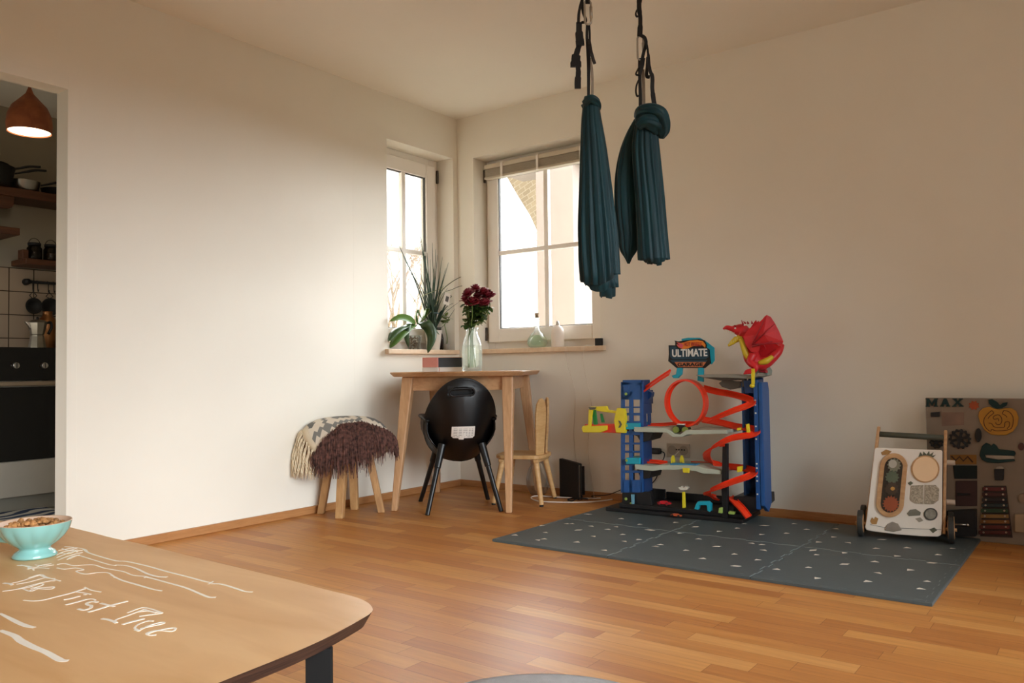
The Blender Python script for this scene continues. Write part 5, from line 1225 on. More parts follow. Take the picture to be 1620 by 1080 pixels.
def slot(r, du=0): # slanted oval
    out = []
    for k in range(40):
        a = 2*PI*k/40; top_ = math.sin(a) < 0; cu_, cv_ = ((1414.5, 739) if top_ else (1408.5, 796)); out.append((cu_+r*math.cos(a), cv_+r*1.0*math.sin(a)))
    return out
wsh('gear_frame', slot(22), .010, WWD, pn, E0, .003)
wsh('gear_window', slot(14.5), .002, M('gear_window_dark', '3b3128', .3, .2), pn, E0+.010)
def gear(uc, vc, r, mt_, name='gear', teeth=12, par=None, off=E0+.0125, th=.004, hole=False, f=None):
    pts = []
    for k in range(teeth*4):
        a = 2*PI*k/(teeth*4); q = r if k % 4 < 2 else r*.82; pts.append((uc+q*math.cos(a), vc+q*math.sin(a)))
    return (f or wsh)(name, pts, th, mt_, par or pn, off)
gear(1415, 736, 11, M('gear_grey', '7f7d68', .5, .15)); wsh('gear_disc', ell(1413, 734, 6.5, 6.5), .003, M('gear_pale', 'b5afa0', .4), pn, E0+.017)
gear(1412, 755, 11, M('gear_green', '5d6650', .5, .15), off=E0+.0135); gear(1411, 773, 11, M('gear_brown', '4a3a2a', .5, .2), off=E0+.0145)
wsh('gear_spark', ell(1413, 773, 3.5, 3), .004, M('brass', 'e2b673', .15, .05, metal=1), pn, E0+.019)
gear(1410, 797, 13, M('gear_orange', '9a4c2a', .5, .15), off=E0+.0125, teeth=16)
mr = wsh('mirror_frame', ell(1464, 742, 22.5, 21.5, 40), .004, WWD, pn, E0, .001); wsh('mirror', ell(1464, 742, 20, 19.5, 40), .002, M('mirror_paper', 'f6d3a8', .35, .03), mr, E0+.004)
GRN = M('print_green', '5e604c', .7, .2)
wsh('crown_print', [(1453, 723), (1456, 715), (1460, 720), (1461, 714), (1466, 719), (1470, 713), (1471, 719), (1477, 715), (1475, 721), (1481, 719), (1475, 725), (1464, 721)], .001, GRN, pn, E0)
mzm = M('maze_lines', 'a89c88', .6, .5, 160)
wsh('texture_patch', [(1442, 768), (1461, 767), (1461, 797), (1447, 796), (1440, 790)], .004, mzm, pn, E0, .001)
wsh('texture_patch', [(1464, 767), (1480, 767), (1486, 773), (1485, 791), (1477, 797), (1463, 797)], .004, mzm, pn, E0, .001)
wsh('cloud_print', [(1435, 812), (1440, 806), (1449, 805), (1457, 810), (1456, 815), (1438, 816)], .003, M('print_cloud', '7b786a', .6, .2), pn, E0, .001)
cd = wsh('compass_dial', ell(1472.5, 813, 11, 10), .004, M('dial_dark', '4f4d47', .5, .1), pn, E0, .001); wsh('dial_face', ell(1472.5, 813, 8.5, 7.8), .002, M('dial_grey', '8d897d', .5, .3, 50), cd, E0+.004)
wsh('dome_print', [(1400, 838), (1404, 829), (1412, 825), (1421, 828), (1427, 838), (1414, 841)], .006, M('dome_grey', '978d80', .4, .2), pn, E0, .002)
LFP = M('print_leaf', '9b7440', .7, .3)
wsh('leaf_print', [(1377, 824), (1380, 818), (1383, 821), (1385, 817), (1390, 820), (1387, 829), (1380, 829)], .001, LFP, pn, E0)
wsh('leaf_print', [(1394, 716), (1402, 711), (1411, 714), (1406, 719), (1396, 720)], .001, LFP, pn, E0)
wsh('leaf_print', [(1436, 764), (1441, 761), (1445, 764), (1440, 768)], .001, GRN, pn, E0)
wsh('leaf_print', [(1448, 820), (1456, 818), (1461, 823), (1454, 826)], .001, M('print_faint', 'a39b8b', .7), pn, E0)
wsh('leaf_print', [(1470, 837), (1478, 834), (1483, 838), (1476, 843)], .001, GRN, pn, E0)
bm = BM(); q = [wpx(1377, 829.5, E0), wpx(1400, 834, E0), wpx(1450, 836, E0), wpx(1489, 837.5, E0)]; stroke(bm, q, .0015, wk_n, .001); obj('seam_line', bm, M('print_dark', '5d5a57', .7), pn)
# side rails, handle, wheels
for i, (u0, v0, u1, v1) in enumerate(((1390, 674, 1371, 826), (1496, 680, 1493, 845))):
    bm = BM(); a = wpx(u0, v0, -.004); b = wpx(u1, v1, -.004); w = WX*.011*(1 if i else -1)
    dn2 = -wk_n
    prism(bm, [a-w*.5, a+w*.6, b+w*.6, b-w*.5], dn2*.05) if False else hexa(bm, [a-w*.6, a+w*.6, b+w*.6, b-w*.6], [a-w*.6+dn2*.028, a+w*.6+dn2*.028, b+w*.6+dn2*.075, b-w*.6+dn2*.075])
    obj('side_rail', bm, WWD, wk, bevel=.004)
bm = BM(); cyl(bm, wpx(1391, 686, -.018), wpx(1496, 692, -.018), .0125, .0125, 20); obj('handle_bar', bm, M('handle_green', '4f5144', .6, .1), wk, smooth=True)
bm = BM(); obox(bm, WO, WX, WN, Z_, (.01, .06, MH+.05), (.30, .19, MH+.075)); obj('chassis', bm, WWD, wk, bevel=.004)
bm = BM(); obox(bm, WO, WX, WN, Z_, (.01, .17, MH+.05), (.30, .185, MH+.24)); obj('rear_panel', bm, WWD, wk, bevel=.004)
for s, d in ((-.022, .02), (.335, .02), (-.022, .17), (.335, .17)):
    bm = BM(); c = WO+WX*s+WN*d+Z_*(MH+.0585); cyl(bm, c-WX*.011, c+WX*.011, .058, .058, 40); w_ = obj('wheel', bm, M('wheel_rubber', '34332f', .6, .1), wk, bevel=.004)
    bm = BM(); cyl(bm, c-WX*.0135, c+WX*.0135, .040, .040, 32); cyl(bm, c-WX*.022, c+WX*.022, .007, .007, 12); obj('hub', bm, WWD, w_, bevel=.001)
for v in (731, 793.5):
    bm = BM(); c = wpx(1497, v, -.02); cyl(bm, c, c+WX*.034, .0115, .0105, 20); obj('peg', bm, M('peg_pale', 'c9b8a4', .5), wk, bevel=.002)

# ------------------------------------------------------------------ busy board against the wall
BX, BY = 2.868, -.125
def bp_(u, v, off=0): q = hit(u, v, 1, BY-off); return q
BRD = M('board_grey', '857666', .8, .05)
bo = root('busy_board', V((3.10, BY+.01, .0)), 'large grey toddler busy board leaning by the wall, beside the walker', 'busy board')
q = bp_(1464, 629); ztop = q.z
bm = BM(); box(bm, (q.x, BY, .001), (3.52, BY+.018, ztop)); obj('panel', bm, BRD, bo, bevel=.002)
def bsh(name, pts, th, mt_, par=None, off=0, bevel=0, **k):
    bm = BM(); prism(bm, [bp_(u, v, off) for u, v in pts], V((0, -th, 0))); return obj(name, bm, mt_, par or bo, bevel=bevel, **k)
NAVY = M('felt_teal', '12302f', .8, .1)
x0 = bp_(1464.5, 643); 
def serif(ch, u0, u1, v0, v1):
    w = u1-u0; 
    def P(a, b): return (u0+w*a, v1-(v1-v0)*b)
    S_ = {'M': [[(0, 0), (.34, 0), (.34, .12), (.27, .12), (.27, .7), (.5, .1), (.55, .1), (.74, .7), (.74, .12), (.66, .12), (.66, 0), (1, 0), (1, .12), (.93, .12), (.93, .88), (1, .88), (1, 1), (.72, 1), (.5, .42), (.28, 1), (0, 1), (0, .88), (.07, .88), (.07, .12), (0, .12)]],
          'A': [[(0, 0), (.36, 0), (.36, .12), (.28, .12), (.33, .28), (.62, .28), (.67, .12), (.60, .12), (.60, 0), (1, 0), (1, .12), (.92, .12), (.62, 1), (.38, 1), (.08, .12), (0, .12)]],
          'X': [[(0, 0), (.38, 0), (.38, .12), (.32, .12), (.48, .38), (.64, .12), (.58, .12), (.58, 0), (1, 0), (1, .12), (.93, .12), (.63, .53), (.88, .88), (.96, .88), (.96, 1), (.60, 1), (.60, .88), (.64, .88), (.50, .68), (.37, .88), (.42, .88), (.42, 1), (.02, 1), (.02, .88), (.10, .88), (.36, .53), (.07, .12), (0, .12)]]}
    for poly in S_[ch]: bsh('letter', [P(a, b) for a, b in poly], .006, NAVY)
serif('M', 1464.5, 1484, 630, 643); serif('A', 1487.5, 1503.5, 630, 643); serif('X', 1506.5, 1524.5, 630, 643)
gearb = lambda *a, **k: gear(*a, **k)
def hollow_gear(uc, vc, r, teeth, mt_, holes):
    bm = BM(); c = bp_(uc, vc); sc = (bp_(uc+1, vc)-c).length; R0 = r*sc; n = teeth*4
    o1 = []; i1 = []
    for k in range(n):
        a = 2*PI*k/n; q = R0 if k % 4 < 2 else R0*.86; o1.append(c+V((q*math.cos(a), 0, q*math.sin(a)))); i1.append(c+V((R0*.72*math.cos(a), 0, R0*.72*math.sin(a))))
    for y in (0,):
        A_ = [bm.verts.new(p+V((0, -.004, 0))) for p in o1]; B_ = [bm.verts.new(p+V((0, -.004, 0))) for p in i1]; C_ = [bm.verts.new(p+V((0, -.012, 0))) for p in o1]; D_ = [bm.verts.new(p+V((0, -.012, 0))) for p in i1]
        for k in range(n):
            j = (k+1) % n
            for f in ((A_[k], A_[j], C_[j], C_[k]), (B_[j], B_[k], D_[k], D_[j]), (C_[k], C_[j], D_[j], D_[k]), (A_[j], A_[k], B_[k], B_[j])): bm.faces.new(f)
    cyl(bm, c+V((0, -.014, 0)), c, R0*.30, R0*.30, 20)
    for k in range(holes):
        a = 2*PI*k/holes+.3; d_ = V((math.cos(a), 0, math.sin(a))); e_ = V((-d_.z, 0, d_.x))
        hexa(bm, [c+d_*R0*.2+e_*R0*.09+V((0, -.004, 0)), c+d_*R0*.76+e_*R0*.16+V((0, -.004, 0)), c+d_*R0*.76-e_*R0*.16+V((0, -.004, 0)), c+d_*R0*.2-e_*R0*.09+V((0, -.004, 0))],
             [c+d_*R0*.2+e_*R0*.09+V((0, -.011, 0)), c+d_*R0*.76+e_*R0*.16+V((0, -.011, 0)), c+d_*R0*.76-e_*R0*.16+V((0, -.011, 0)), c+d_*R0*.2-e_*R0*.09+V((0, -.011, 0))])
    return obj('gear', bm, mt_, bo)
hollow_gear(1519, 694, 18, 14, BLKM, 6); hollow_gear(1482, 699, 11.5, 10, BLKM, 5)
bsh('sun_patch', [(1541+9*math.cos(a)*(1 if k % 2 else .7), 641+8*math.sin(a)*(1 if k % 2 else .7)) for k, a in enumerate([2*PI*i/16 for i in range(16)])], .004, M('patch_orange', '9c4a28', .8, .2))
bsh('buckle', [(1473, 652), (1487, 651), (1487, 659), (1473, 659)], .01, BLKM, bevel=.002)
bsh('print_patch', [(1490, 652), (1525, 652), (1525, 672), (1490, 674)], .001, M('patch_faint', '7d6455', .8, .2))
bsh('oval_knob', ell(1548, 688, 5, 11), .012, BLKM, bevel=.002)
ap = bsh('apple_maze', [(1549, 651), (1556, 645), (1566, 643), (1574, 646), (1582, 647), (1590, 645), (1600, 645), (1608, 650), (1612, 660), (1610, 672), (1603, 682), (1592, 688), (1580, 688), (1568, 687), (1558, 680), (1551, 668), (1548, 658)], .010, M('apple_ochre', 'b07c1f', .6, .12), bevel=.003)
bsh('apple_leaf', [(1564, 632), (1570, 631), (1578, 636), (1582, 641), (1587, 637), (1594, 636), (1593, 641), (1586, 645), (1578, 646), (1570, 643), (1565, 638)], .012, NAVY, ap, .001)
bm = BM(); MZ = M('maze_groove', '5d3a14', .8)
def mstroke(pts, w=.0032): stroke(bm, spline([bp_(u, v, .0101) for u, v in pts], 4), w, V((0, -1, 0)), .0008)
mstroke([(1569, 649), (1563, 654), (1557, 662), (1557, 671), (1561, 678), (1567, 682), (1569, 679), (1575, 681), (1585, 681), (1594, 680)])
mstroke([(1569, 649), (1572, 653), (1566, 658), (1563, 662)]); mstroke([(1588, 649), (1586, 654), (1591, 657), (1593, 660)]); mstroke([(1588, 649), (1596, 651), (1602, 658), (1603, 667), (1600, 677), (1594, 680)])
mstroke([(1571, 660), (1574, 657), (1580, 656), (1584, 660), (1585, 666), (1582, 671), (1577, 671), (1575, 668)]); mstroke([(1571, 660), (1573, 663), (1579, 662), (1580, 666)])
mstroke([(1564, 669), (1569, 670), (1573, 675), (1582, 676), (1589, 675), (1590, 668), (1596, 667), (1597, 673), (1593, 678)])
obj('maze_groove', bm, MZ, ap)
bsh('zigzag_patch', [(1503, 719), (1545, 719), (1545, 734), (1505, 734)], .003, M('patch_ochre', '8a5f26', .8, .1))
bm = BM(); stroke(bm, [bp_(u, v, .0035) for u, v in ((1505, 721), (1512, 728), (1518, 722), (1524, 729), (1531, 722), (1539, 731))], .006, V((0, -1, 0)), .002); obj('zigzag_line', bm, M('patch_dark', '3a2412', .8), bo)
bsh('pocket', [(1508, 736), (1546, 736), (1546, 757), (1510, 757)], .006, M('felt_dark', '16211f', .9, .1), bevel=.002)
cr = bsh('crocodile', [(1551, 714), (1554, 705), (1560, 700), (1566, 702), (1568, 705), (1572, 701), (1577, 705), (1580, 710), (1605, 713), (1607, 717), (1605, 721), (1600, 720), (1568, 719), (1558, 719), (1560, 724), (1580, 727), (1605, 726), (1606, 729), (1580, 732), (1562, 731), (1554, 727), (1550, 720)], .010, NAVY, bevel=.002)
bsh('crocodile_mouth', [(1559, 719.5), (1604, 721), (1605, 725), (1580, 726), (1562, 723)], .005, M('zip_pale', 'a09382', .5, .2), cr)
bsh('switch', [(1573, 741), (1589, 741), (1588, 759), (1574, 759)], .014, BLKM, bevel=.003); bsh('switch_cap', ell(1582, 740, 6, 2.5), .010, M('zip_pale', 'a09382', .5, .2))
xy = ['5a1f22', '3f1b1b', '1c1c22', '1d2f33', '23402a', '8a6a3c', '7d5226', '5a2420', '4c1c1c']
xyl = bsh('xylophone_frame', [(1557, 768), (1592, 768), (1602, 850), (1551, 848)], .004, M('xylo_frame', '3d3029', .8, .1))
for k, c in enumerate(xy):
    v = 773+k*8.6; g_ = k*.75; bsh('xylophone_bar', [(1555-g_, v-3), (1591+g_*1.4, v-2.6), (1591+g_*1.4, v+3.2), (1555-g_, v+2.8)], .008, M('xylo_%d' % k, c, .4, .1), xyl, .005, .002)
    for uu in (1561-g_*.8, 1586+g_):
        bm = BM(); cc = bp_(uu, v, .013); cyl(bm, cc, cc+V((0, -.004, 0)), .004, .004, 12); obj('screw', bm, STEEL, xyl)
bsh('slide_box', [(1606, 812), (1625, 812), (1625, 842), (1606, 840)], .02, M('board_beige', '9a8467', .6, .1), bevel=.003)
bsh('red_knob', ell(1616, 706, 5, 6), .01, M('knob_dark_red', '4b2522', .5))
bsh('round_lock', ell(1618, 787, 6, 7), .012, M('lock_steel', '8d8478', .3, .1, metal=.8))
bsh('door_panel', [(1512, 760), (1546, 760), (1546, 800), (1512, 800)], .006, M('patch_maroon', '3f2a28', .8, .1), bevel=.002)
bsh('latch', [(1515, 779), (1535, 780), (1535, 783), (1515, 783)], .010, BLKM, bevel=.001)
bsh('shadow_block', [(1500, 806), (1546, 804), (1546, 846), (1500, 846)], .04, M('shadow_black', '171515', .7, .1), bevel=.003)  # dark block standing in for the shadow beside the walker wheel
bm = BM(); cyl(bm, bp_(1511, 829, .046), bp_(1530, 830, .046), .004, .004, 10); ball(bm, bp_(1531, 830.5, .046), .007); obj('bolt', bm, STEEL, bo, smooth=True)

# ------------------------------------------------------------------ kitchen behind the doorway
KX = -2.06; KZ = .948
bm = BM(); box(bm, (-3.2, -3.9, -.2), (-.1, -1.15, 0)); struct('floor_kitchen', bm, tile_mat('kitchen_floor_tiles', '8d877c', '6d675d', (.33, .33), (0, 1), gw=.02))
bm = BM(); box(bm, (-3.2, -3.9, H), (-.35, -1.15, H+.2)); struct('ceiling_kitchen', bm, CEIL)
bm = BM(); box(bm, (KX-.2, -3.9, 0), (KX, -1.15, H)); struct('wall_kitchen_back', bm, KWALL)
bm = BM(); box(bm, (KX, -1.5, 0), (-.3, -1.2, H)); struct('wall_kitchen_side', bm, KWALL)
bm = BM(); box(bm, (KX, -4.1, 0), (-.1, -3.9, .1)); box(bm, (KX, -4.1, 1.3), (-.1, -3.9, H)); box(bm, (KX, -4.1, .1), (-1.85, -3.9, 1.3)); box(bm, (-.35, -4.1, .1), (-.1, -3.9, 1.3)); struct('wall_kitchen_light_gap', bm, KWALL)  # unseen wall; low opening added to light the drawer front
bm = BM(); box(bm, (KX, -3.2, .9), (KX+.008, -1.5, 1.472)); struct('trim_3', bm, tile_mat('kitchen_tiles', 'b3a08a', '3a2f26', (.148, .150), (1, 2), (-1.998, 1.470), gw=.020))
cab = root('oven_cabinet', V((-1.75, -2.0, 0)), 'built-in black oven in a pale kitchen unit seen through the doorway', 'oven')
FX = -1.455
GW_ = M('cabinet_pale', 'aaa498', .5, .02)
oy0, oy1 = -2.46, -1.86
bm = BM(); box(bm, (KX+.01, oy0, .09), (FX-.02, oy1, .90)); obj('carcass', bm, GW_, cab)
bm = BM(); box(bm, (-1.9, oy0, .0), (-1.515, oy1, .088)); obj('plinth', bm, M('plinth_grey', '8b867a', .6, .03), cab)
bm = BM(); box(bm, (FX-.02, oy0+.003, .092), (FX, oy1-.003, .292)); obj('drawer', bm, GW_, cab, bevel=.002)
GLB = M('oven_glass', '0a0a0b', .12, .05)
bm = BM(); box(bm, (FX-.02, oy0, .296), (FX, oy1, .715)); od = obj('oven_door', bm, GLB, cab, bevel=.003)
bm = BM(); box(bm, (FX, oy0+.02, .722), (FX+.028, oy1-.01, .748)); box(bm, (FX-.01, oy0+.03, .728), (FX+.01, oy0+.05, .742)); obj('handle', bm, M('oven_handle', 'a3927c', .35, .05, metal=.6), od, bevel=.006)
bm = BM(); box(bm, (FX-.02, oy0, .752), (FX, oy1, .944)); cp_ = obj('control_panel', bm, GLB, cab, bevel=.002)
for u in (24, 69, -20):
    k_ = hit(u, 578, 0, FX); bm = BM(); cyl(bm, k_, k_+V((.022, 0, 0)), .020, .017, 24); kb = obj('knob', bm, STEEL, cp_, bevel=.002)
    bm = BM(); box(bm, k_+V((.022, -.002, -.014)), k_+V((.025, .002, .014))); obj('knob_pointer', bm, BLK, kb)
def kit(name, y0_, y1_, lab):
    c = root(name, V((-1.75, (y0_+y1_)/2, 0)), lab, 'cabinet')
    bm = BM(); box(bm, (KX+.01, y0_, .0), (FX-.02, y1_, .90)); obj('carcass', bm, GW_, c)
    bm = BM(); box(bm, (FX-.02, y0_+.003, .09), (FX, y1_-.003, .894)); dd_ = obj('door', bm, GW_, c, bevel=.002)
    bm = BM(); box(bm, (FX, y0_+.04, .75), (FX+.02, y0_+.052, .87)); obj('handle', bm, STEEL, dd_, bevel=.003)
kit('kitchen_cabinet', oy1+.002, -1.503, 'pale kitchen base cabinet right of the oven')
kit('kitchen_cabinet', -3.05, oy0-.002, 'pale kitchen base cabinet left of the oven')
bm = BM(); box(bm, (KX+.009, -3.05, .905), (FX+.005, oy0-.02, .944)); tag(obj('worktop', bm, wood('worktop_dark', '3a2a20', '4a3628', .4), bevel=.003), 'dark kitchen worktop left of the hob', 'worktop')
bm = BM(); box(bm, (KX+.009, oy0-.015, .905), (FX-.022, -1.503, .9445)); tag(obj('glass_hob', bm, GLB, bevel=.002), 'black hob above the oven under the moka pot', 'hob')
KB = .9452
mk = V((-1.60, -2.018, KB)); mo = root('moka_pot', mk, 'dull silver stovetop coffee pot with black handle standing on the hob', 'coffee pot')
ALU = M('aluminium', 'a09a8c', .32, .1, metal=.9)
oct_ = lambda a, z: 1/math.cos(((a+PI/8) % (PI/4))-PI/8)*.96
bm = BM(); lathe(bm, [(.046, 0), (.046, .004), (.036, .070), (.037, .076)], mk, 32, flute=oct_); obj('boiler', bm, ALU, mo)
bm = BM(); lathe(bm, [(.034, .078), (.036, .082), (.050, .150), (.052, .154), (.040, .164), (.012, .172), (1e-5, .174)], mk, 32, flute=oct_); up_ = obj('upper_chamber', bm, ALU, mo)
bm = BM(); sp = mk+V((0, -.045, .150)); hexa(bm, [sp+V((-.016, 0, .002)), sp+V((.016, 0, .002)), sp+V((.006, -.026, .006)), sp+V((-.006, -.026, .006))][::-1], [sp+V((-.012, .01, -.045)), sp+V((.012, .01, -.045)), sp+V((.004, 0, -.03)), sp+V((-.004, 0, -.03))]); obj('spout', bm, ALU, up_)
bm = BM(); tube(bm, spline([mk+V((0, .045, .150)), mk+V((0, .075, .155)), mk+V((0, .080, .125)), mk+V((0, .062, .085))], 5), .0085, 10); obj('handle', bm, BLK, mo, smooth=True)
bm = BM(); ball(bm, mk+V((0, 0, .178)), .009); obj('lid_knob', bm, BLK, mo, smooth=True)
ct = V((-1.90, -1.83, KB)); bm = BM(); lathe(bm, [(.055, 0), (.058, .006), (.058, .16), (.052, .19), (.03, .215), (.026, .235), (.032, .243), (1e-5, .247)], ct, 32); tag(obj('copper_flask', bm, M('copper_dull', '9a6a42', .3, .15, metal=.9), smooth=True), 'dull copper-coloured canister standing behind the coffee pot', 'canister')
# shelves
SHW = wood('shelf_dark_wood', '4a2a18', '63391f', .5, (10, 1, 10), 5)
def shelf(y0_, y1_, z, dep, lab, th=.05):
    s = root('wall_shelf', V((KX+dep/2, (y0_+y1_)/2, z)), lab, 'shelf')
    bm = BM(); box(bm, (KX+.001, y0_, z-th), (KX+dep, y1_, z)); obj('board', bm, SHW, s, bevel=.006); return s
sh1 = shelf(-2.75, -1.52, 1.935, .26, 'long dark wooden shelf carrying the pans under the lamp', .055)
bm = BM()
for k in range(24):
    pass
pts = [(-.30, 1.88), (-.29, 1.85), (-.22, 1.82), (-.12, 1.805), (-.03, 1.80), (0, 1.80), (.02, 1.81), (.03, 1.83), (.035, 1.88)]
hexa(bm, [V((-1.84, -2.10+y, z)) for y, z in pts], [V((-1.805, -2.10+y, z)) for y, z in pts]); obj('curved_bracket', bm, SHW, sh1, bevel=.004)
sh2 = shelf(-2.75, -2.075, 1.672, .36, 'short wooden shelf end below the long pan shelf', .045)
sh3 = shelf(-1.985, -1.52, 1.515, .21, 'small dark shelf holding the glass jars above the rail', .036)
# pans
def pan(c, r, h, mt_, hd, name, lab, hm=BLK, tilt=0, lid=False):
    p = root(name, c, lab, 'pan'); R_m = Matrix.Rotation(tilt, 3, 'Y')
    bm = BM(); lathe(bm, [(1e-5, 0), (r*.82, 0), (r*.88, .004), (r, h), (r*1.02, h+.002), (r*.97, h), (r*.85, .008), (1e-5, .006)], c, 36, ax=R_m); obj('pan_body', bm, mt_, p, smooth=True)
    d_ = V((hd[0], hd[1], 0)).normalized(); b_ = c+d_*r*.98+V((0, 0, h*.8)); bm = BM(); tube(bm, spline([b_, b_+d_*.05+V((0, 0, .016)), b_+d_*.11+V((0, 0, .035)), b_+d_*.17+V((0, 0, .040))], 4), [.006, .009, .011, .010, .010], 10, flat=.7); obj('handle', bm, hm, p, smooth=True)
    return p
PZ = 1.9355
pan(V((-1.88, -2.21, PZ)), .165, .115, M('pan_black', '121110', .35, .1), (.3, .95), 'frying_pan', 'large black pan at the left of the upper shelf')
pan(V((-1.88, -2.21, PZ+.014)), .132, .120, BLKM, (.35, 1), 'frying_pan', 'dark pan nested in the large black pan')
pan(V((-1.89, -1.98, PZ)), .092, .062, STEEL, (.35, .93), 'saucepan', 'shiny steel saucepan with black handle on the upper shelf')
pan(V((-1.92, -1.76, PZ)), .10, .05, BLKM, (.6, .8), 'frying_pan', 'black pan at the right of the upper shelf beside the steel saucepan')
# jars
def kjar(c, r, h, lab, fill):
    j = root('storage_jar', c, lab, 'jar'); bm = BM(); lathe(bm, [(r, 0), (r*1.05, .004), (r*1.05, h*.8), (r*.85, h*.92), (r*.85, h)], c, 28); obj('jar_body', bm, glass('jar_kitchen_glass', '9a8f80', .8, 1.3, .10), j, smooth=True)
    bm = BM(); lathe(bm, [(1e-5, .004), (r*.95, .004), (r*.95, h*.55), (1e-5, h*.56)], c, 24); obj('contents', bm, fill, j, smooth=True)
    bm = BM(); lathe(bm, [(r*.9, h), (r*.92, h+.016), (1e-5, h+.018)], c, 24); obj('lid', bm, BLKM, j, smooth=True)
    bm = BM(); tube(bm, [c+V((.0, r*.8*math.cos(a), h+.012+.035*math.sin(a))) for a in [PI*i/10 for i in range(11)]], .002, 6); obj('wire_clip', bm, BLKM, j)
kjar(V((-1.94, -1.895, 1.5155)), .042, .095, 'glass jar with dark contents, left one on the small shelf', M('jar_dark', '4a3a30', .8, .2))
kjar(V((-1.94, -1.795, 1.5155)), .042, .095, 'glass jar with tan contents, right one on the small shelf', M('jar_tan', '8a6b4d', .8, .2))
bm = BM(); box(bm, (-1.97, -1.98, 1.5155), (-1.90, -1.945, 1.575)); tag(obj('wooden_block', bm, SHW, bevel=.003), 'small brown wooden box at the left end of the jar shelf', 'box')
# rail and hanging utensils
rl = root('utensil_rail', V((-2.02, -1.75, 1.36)), 'black wall rail with hooks under the jar shelf', 'rail')
bm = BM(); cyl(bm, (-2.02, -1.90, 1.385), (-2.02, -1.52, 1.385), .009, .009, 14); obj('bar', bm, BLKM, rl, smooth=True)
for y in (-1.90, -1.53):
    bm = BM(); cyl(bm, (-2.051, y, 1.385), (-2.01, y, 1.385), .022, .018, 20); obj('end_bracket', bm, BLKM, rl, smooth=True)
hk = []
for y in (-1.875, -1.845, -1.78, -1.745, -1.69):
    bm = BM(); tube(bm, spline([V((-2.02, y, 1.395)), V((-2.008, y, 1.385)), V((-2.006, y, 1.34)), V((-2.0, y, 1.322)), V((-1.99, y, 1.335))], 4), .003, 6); obj('hook', bm, BLKM, rl, smooth=True)
def hang(y, r, lab, dz=0, cat='pan'):
    p = root('small_pan', V((-2.0, y, 1.325)), lab, cat); c = V((-2.0, y, 1.325-.09-r+dz)); AX = Matrix.Rotation(PI/2, 3, 'Y')
    bm = BM(); tube(bm, [c+V((.0, .006, r)), V((-2.0, y+.022, 1.295)), V((-2.0, y, 1.323)), V((-2.0, y-.022, 1.295)), c+V((0, -.006, r))], .003, 6); obj('handle', bm, BLKM, p)
    bm = BM(); lathe(bm, [(1e-5, -.012), (r*.6, -.012), (r, .014), (r*.96, .016), (r*.55, -.006), (1e-5, -.006)], c, 32, ax=AX); obj('pan_body', bm, BLKM, p, smooth=True)
hang(-1.875, .052, 'small black pan hanging from the left end of the rail', .045)
hang(-1.775, .058, 'small black pan hanging further right on the rail', .05)
# pendant lamp
LC = atw(46.5, 206, 4.05); pl_ = root('pendant_lamp', V((LC.x, LC.y, H)), 'bell-shaped brown pendant lamp glowing in the kitchen', 'lamp')
LSH = wood('lamp_shade_wood', '8a4a2a', 'a86038', .6, (6, 6, 6), 3)
bm = BM(); s_ = 4.05/F_PX; b0 = LC.z-.010
pf = [(31.5*s_, 0), (32.5*s_, 12*s_), (31*s_, 26*s_), (25*s_, 40*s_), (14*s_, 52*s_), (6*s_, 61*s_), (2.5*s_, 70*s_), (1.5*s_, 76*s_)]
lathe(bm, pf+[(max(r-.003, .001), z-.001) for r, z in pf[::-1]], (LC.x, LC.y, b0), 48, cap0=False, cap1=False); obj('lamp_shade', bm, LSH, pl_, smooth=True)
bm = BM(); cyl(bm, (LC.x, LC.y, b0+74*s_), (LC.x, LC.y, H), .004, .004, 10); obj('cord', bm, BLKM, pl_)
bm = BM(); lathe(bm, [(.045, -.02), (.05, 0), (1e-5, 0)], (LC.x, LC.y, H), 24); obj('ceiling_rose', bm, BLKM, pl_)
bm = BM(); ball(bm, (LC.x, LC.y, b0+.035), .042, (1, 1, .9), 24); obj('bulb', bm, emit('bulb_glow', 'ffdcb0', 14), pl_, smooth=True)
bm = BM(); lathe(bm, [(1e-5, .004), (29.5*s_, .004), (29.5*s_, .006), (1e-5, .006)], (LC.x, LC.y, b0), 40); obj('diffuser', bm, emit('diffuser_glow', 'ffe3c0', 3.2), pl_, smooth=True)
# rug
mt, nt, bb = newmat('rug_blue'); tc = N(nt, 'ShaderNodeTexCoord'); wv = N(nt, 'ShaderNodeTexWave', wave_type='BANDS'); wv.inputs['Scale'].default_value = 3.2; wv.inputs['Distortion'].default_value = 9; wv.inputs['Detail'].default_value = 1
nt.links.new(tc.outputs['Object'], wv.inputs['Vector']); r = ramp(nt, [(0, lin('1c3050')), (.55, lin('b9b6ac'))], 'CONSTANT'); nt.links.new(wv.outputs['Fac'], r.inputs['Fac']); nt.links.new(r.outputs[0], bb.inputs['Base Color']); bb.inputs['Roughness'].default_value = .95
bm = BM(); box(bm, (-1.50, -3.3, .0005), (-.55, -2.02, .010)); a_ = tag(obj('kitchen_rug', bm, mt, bevel=.004), 'dark blue and white patterned rug on the kitchen floor', 'rug')

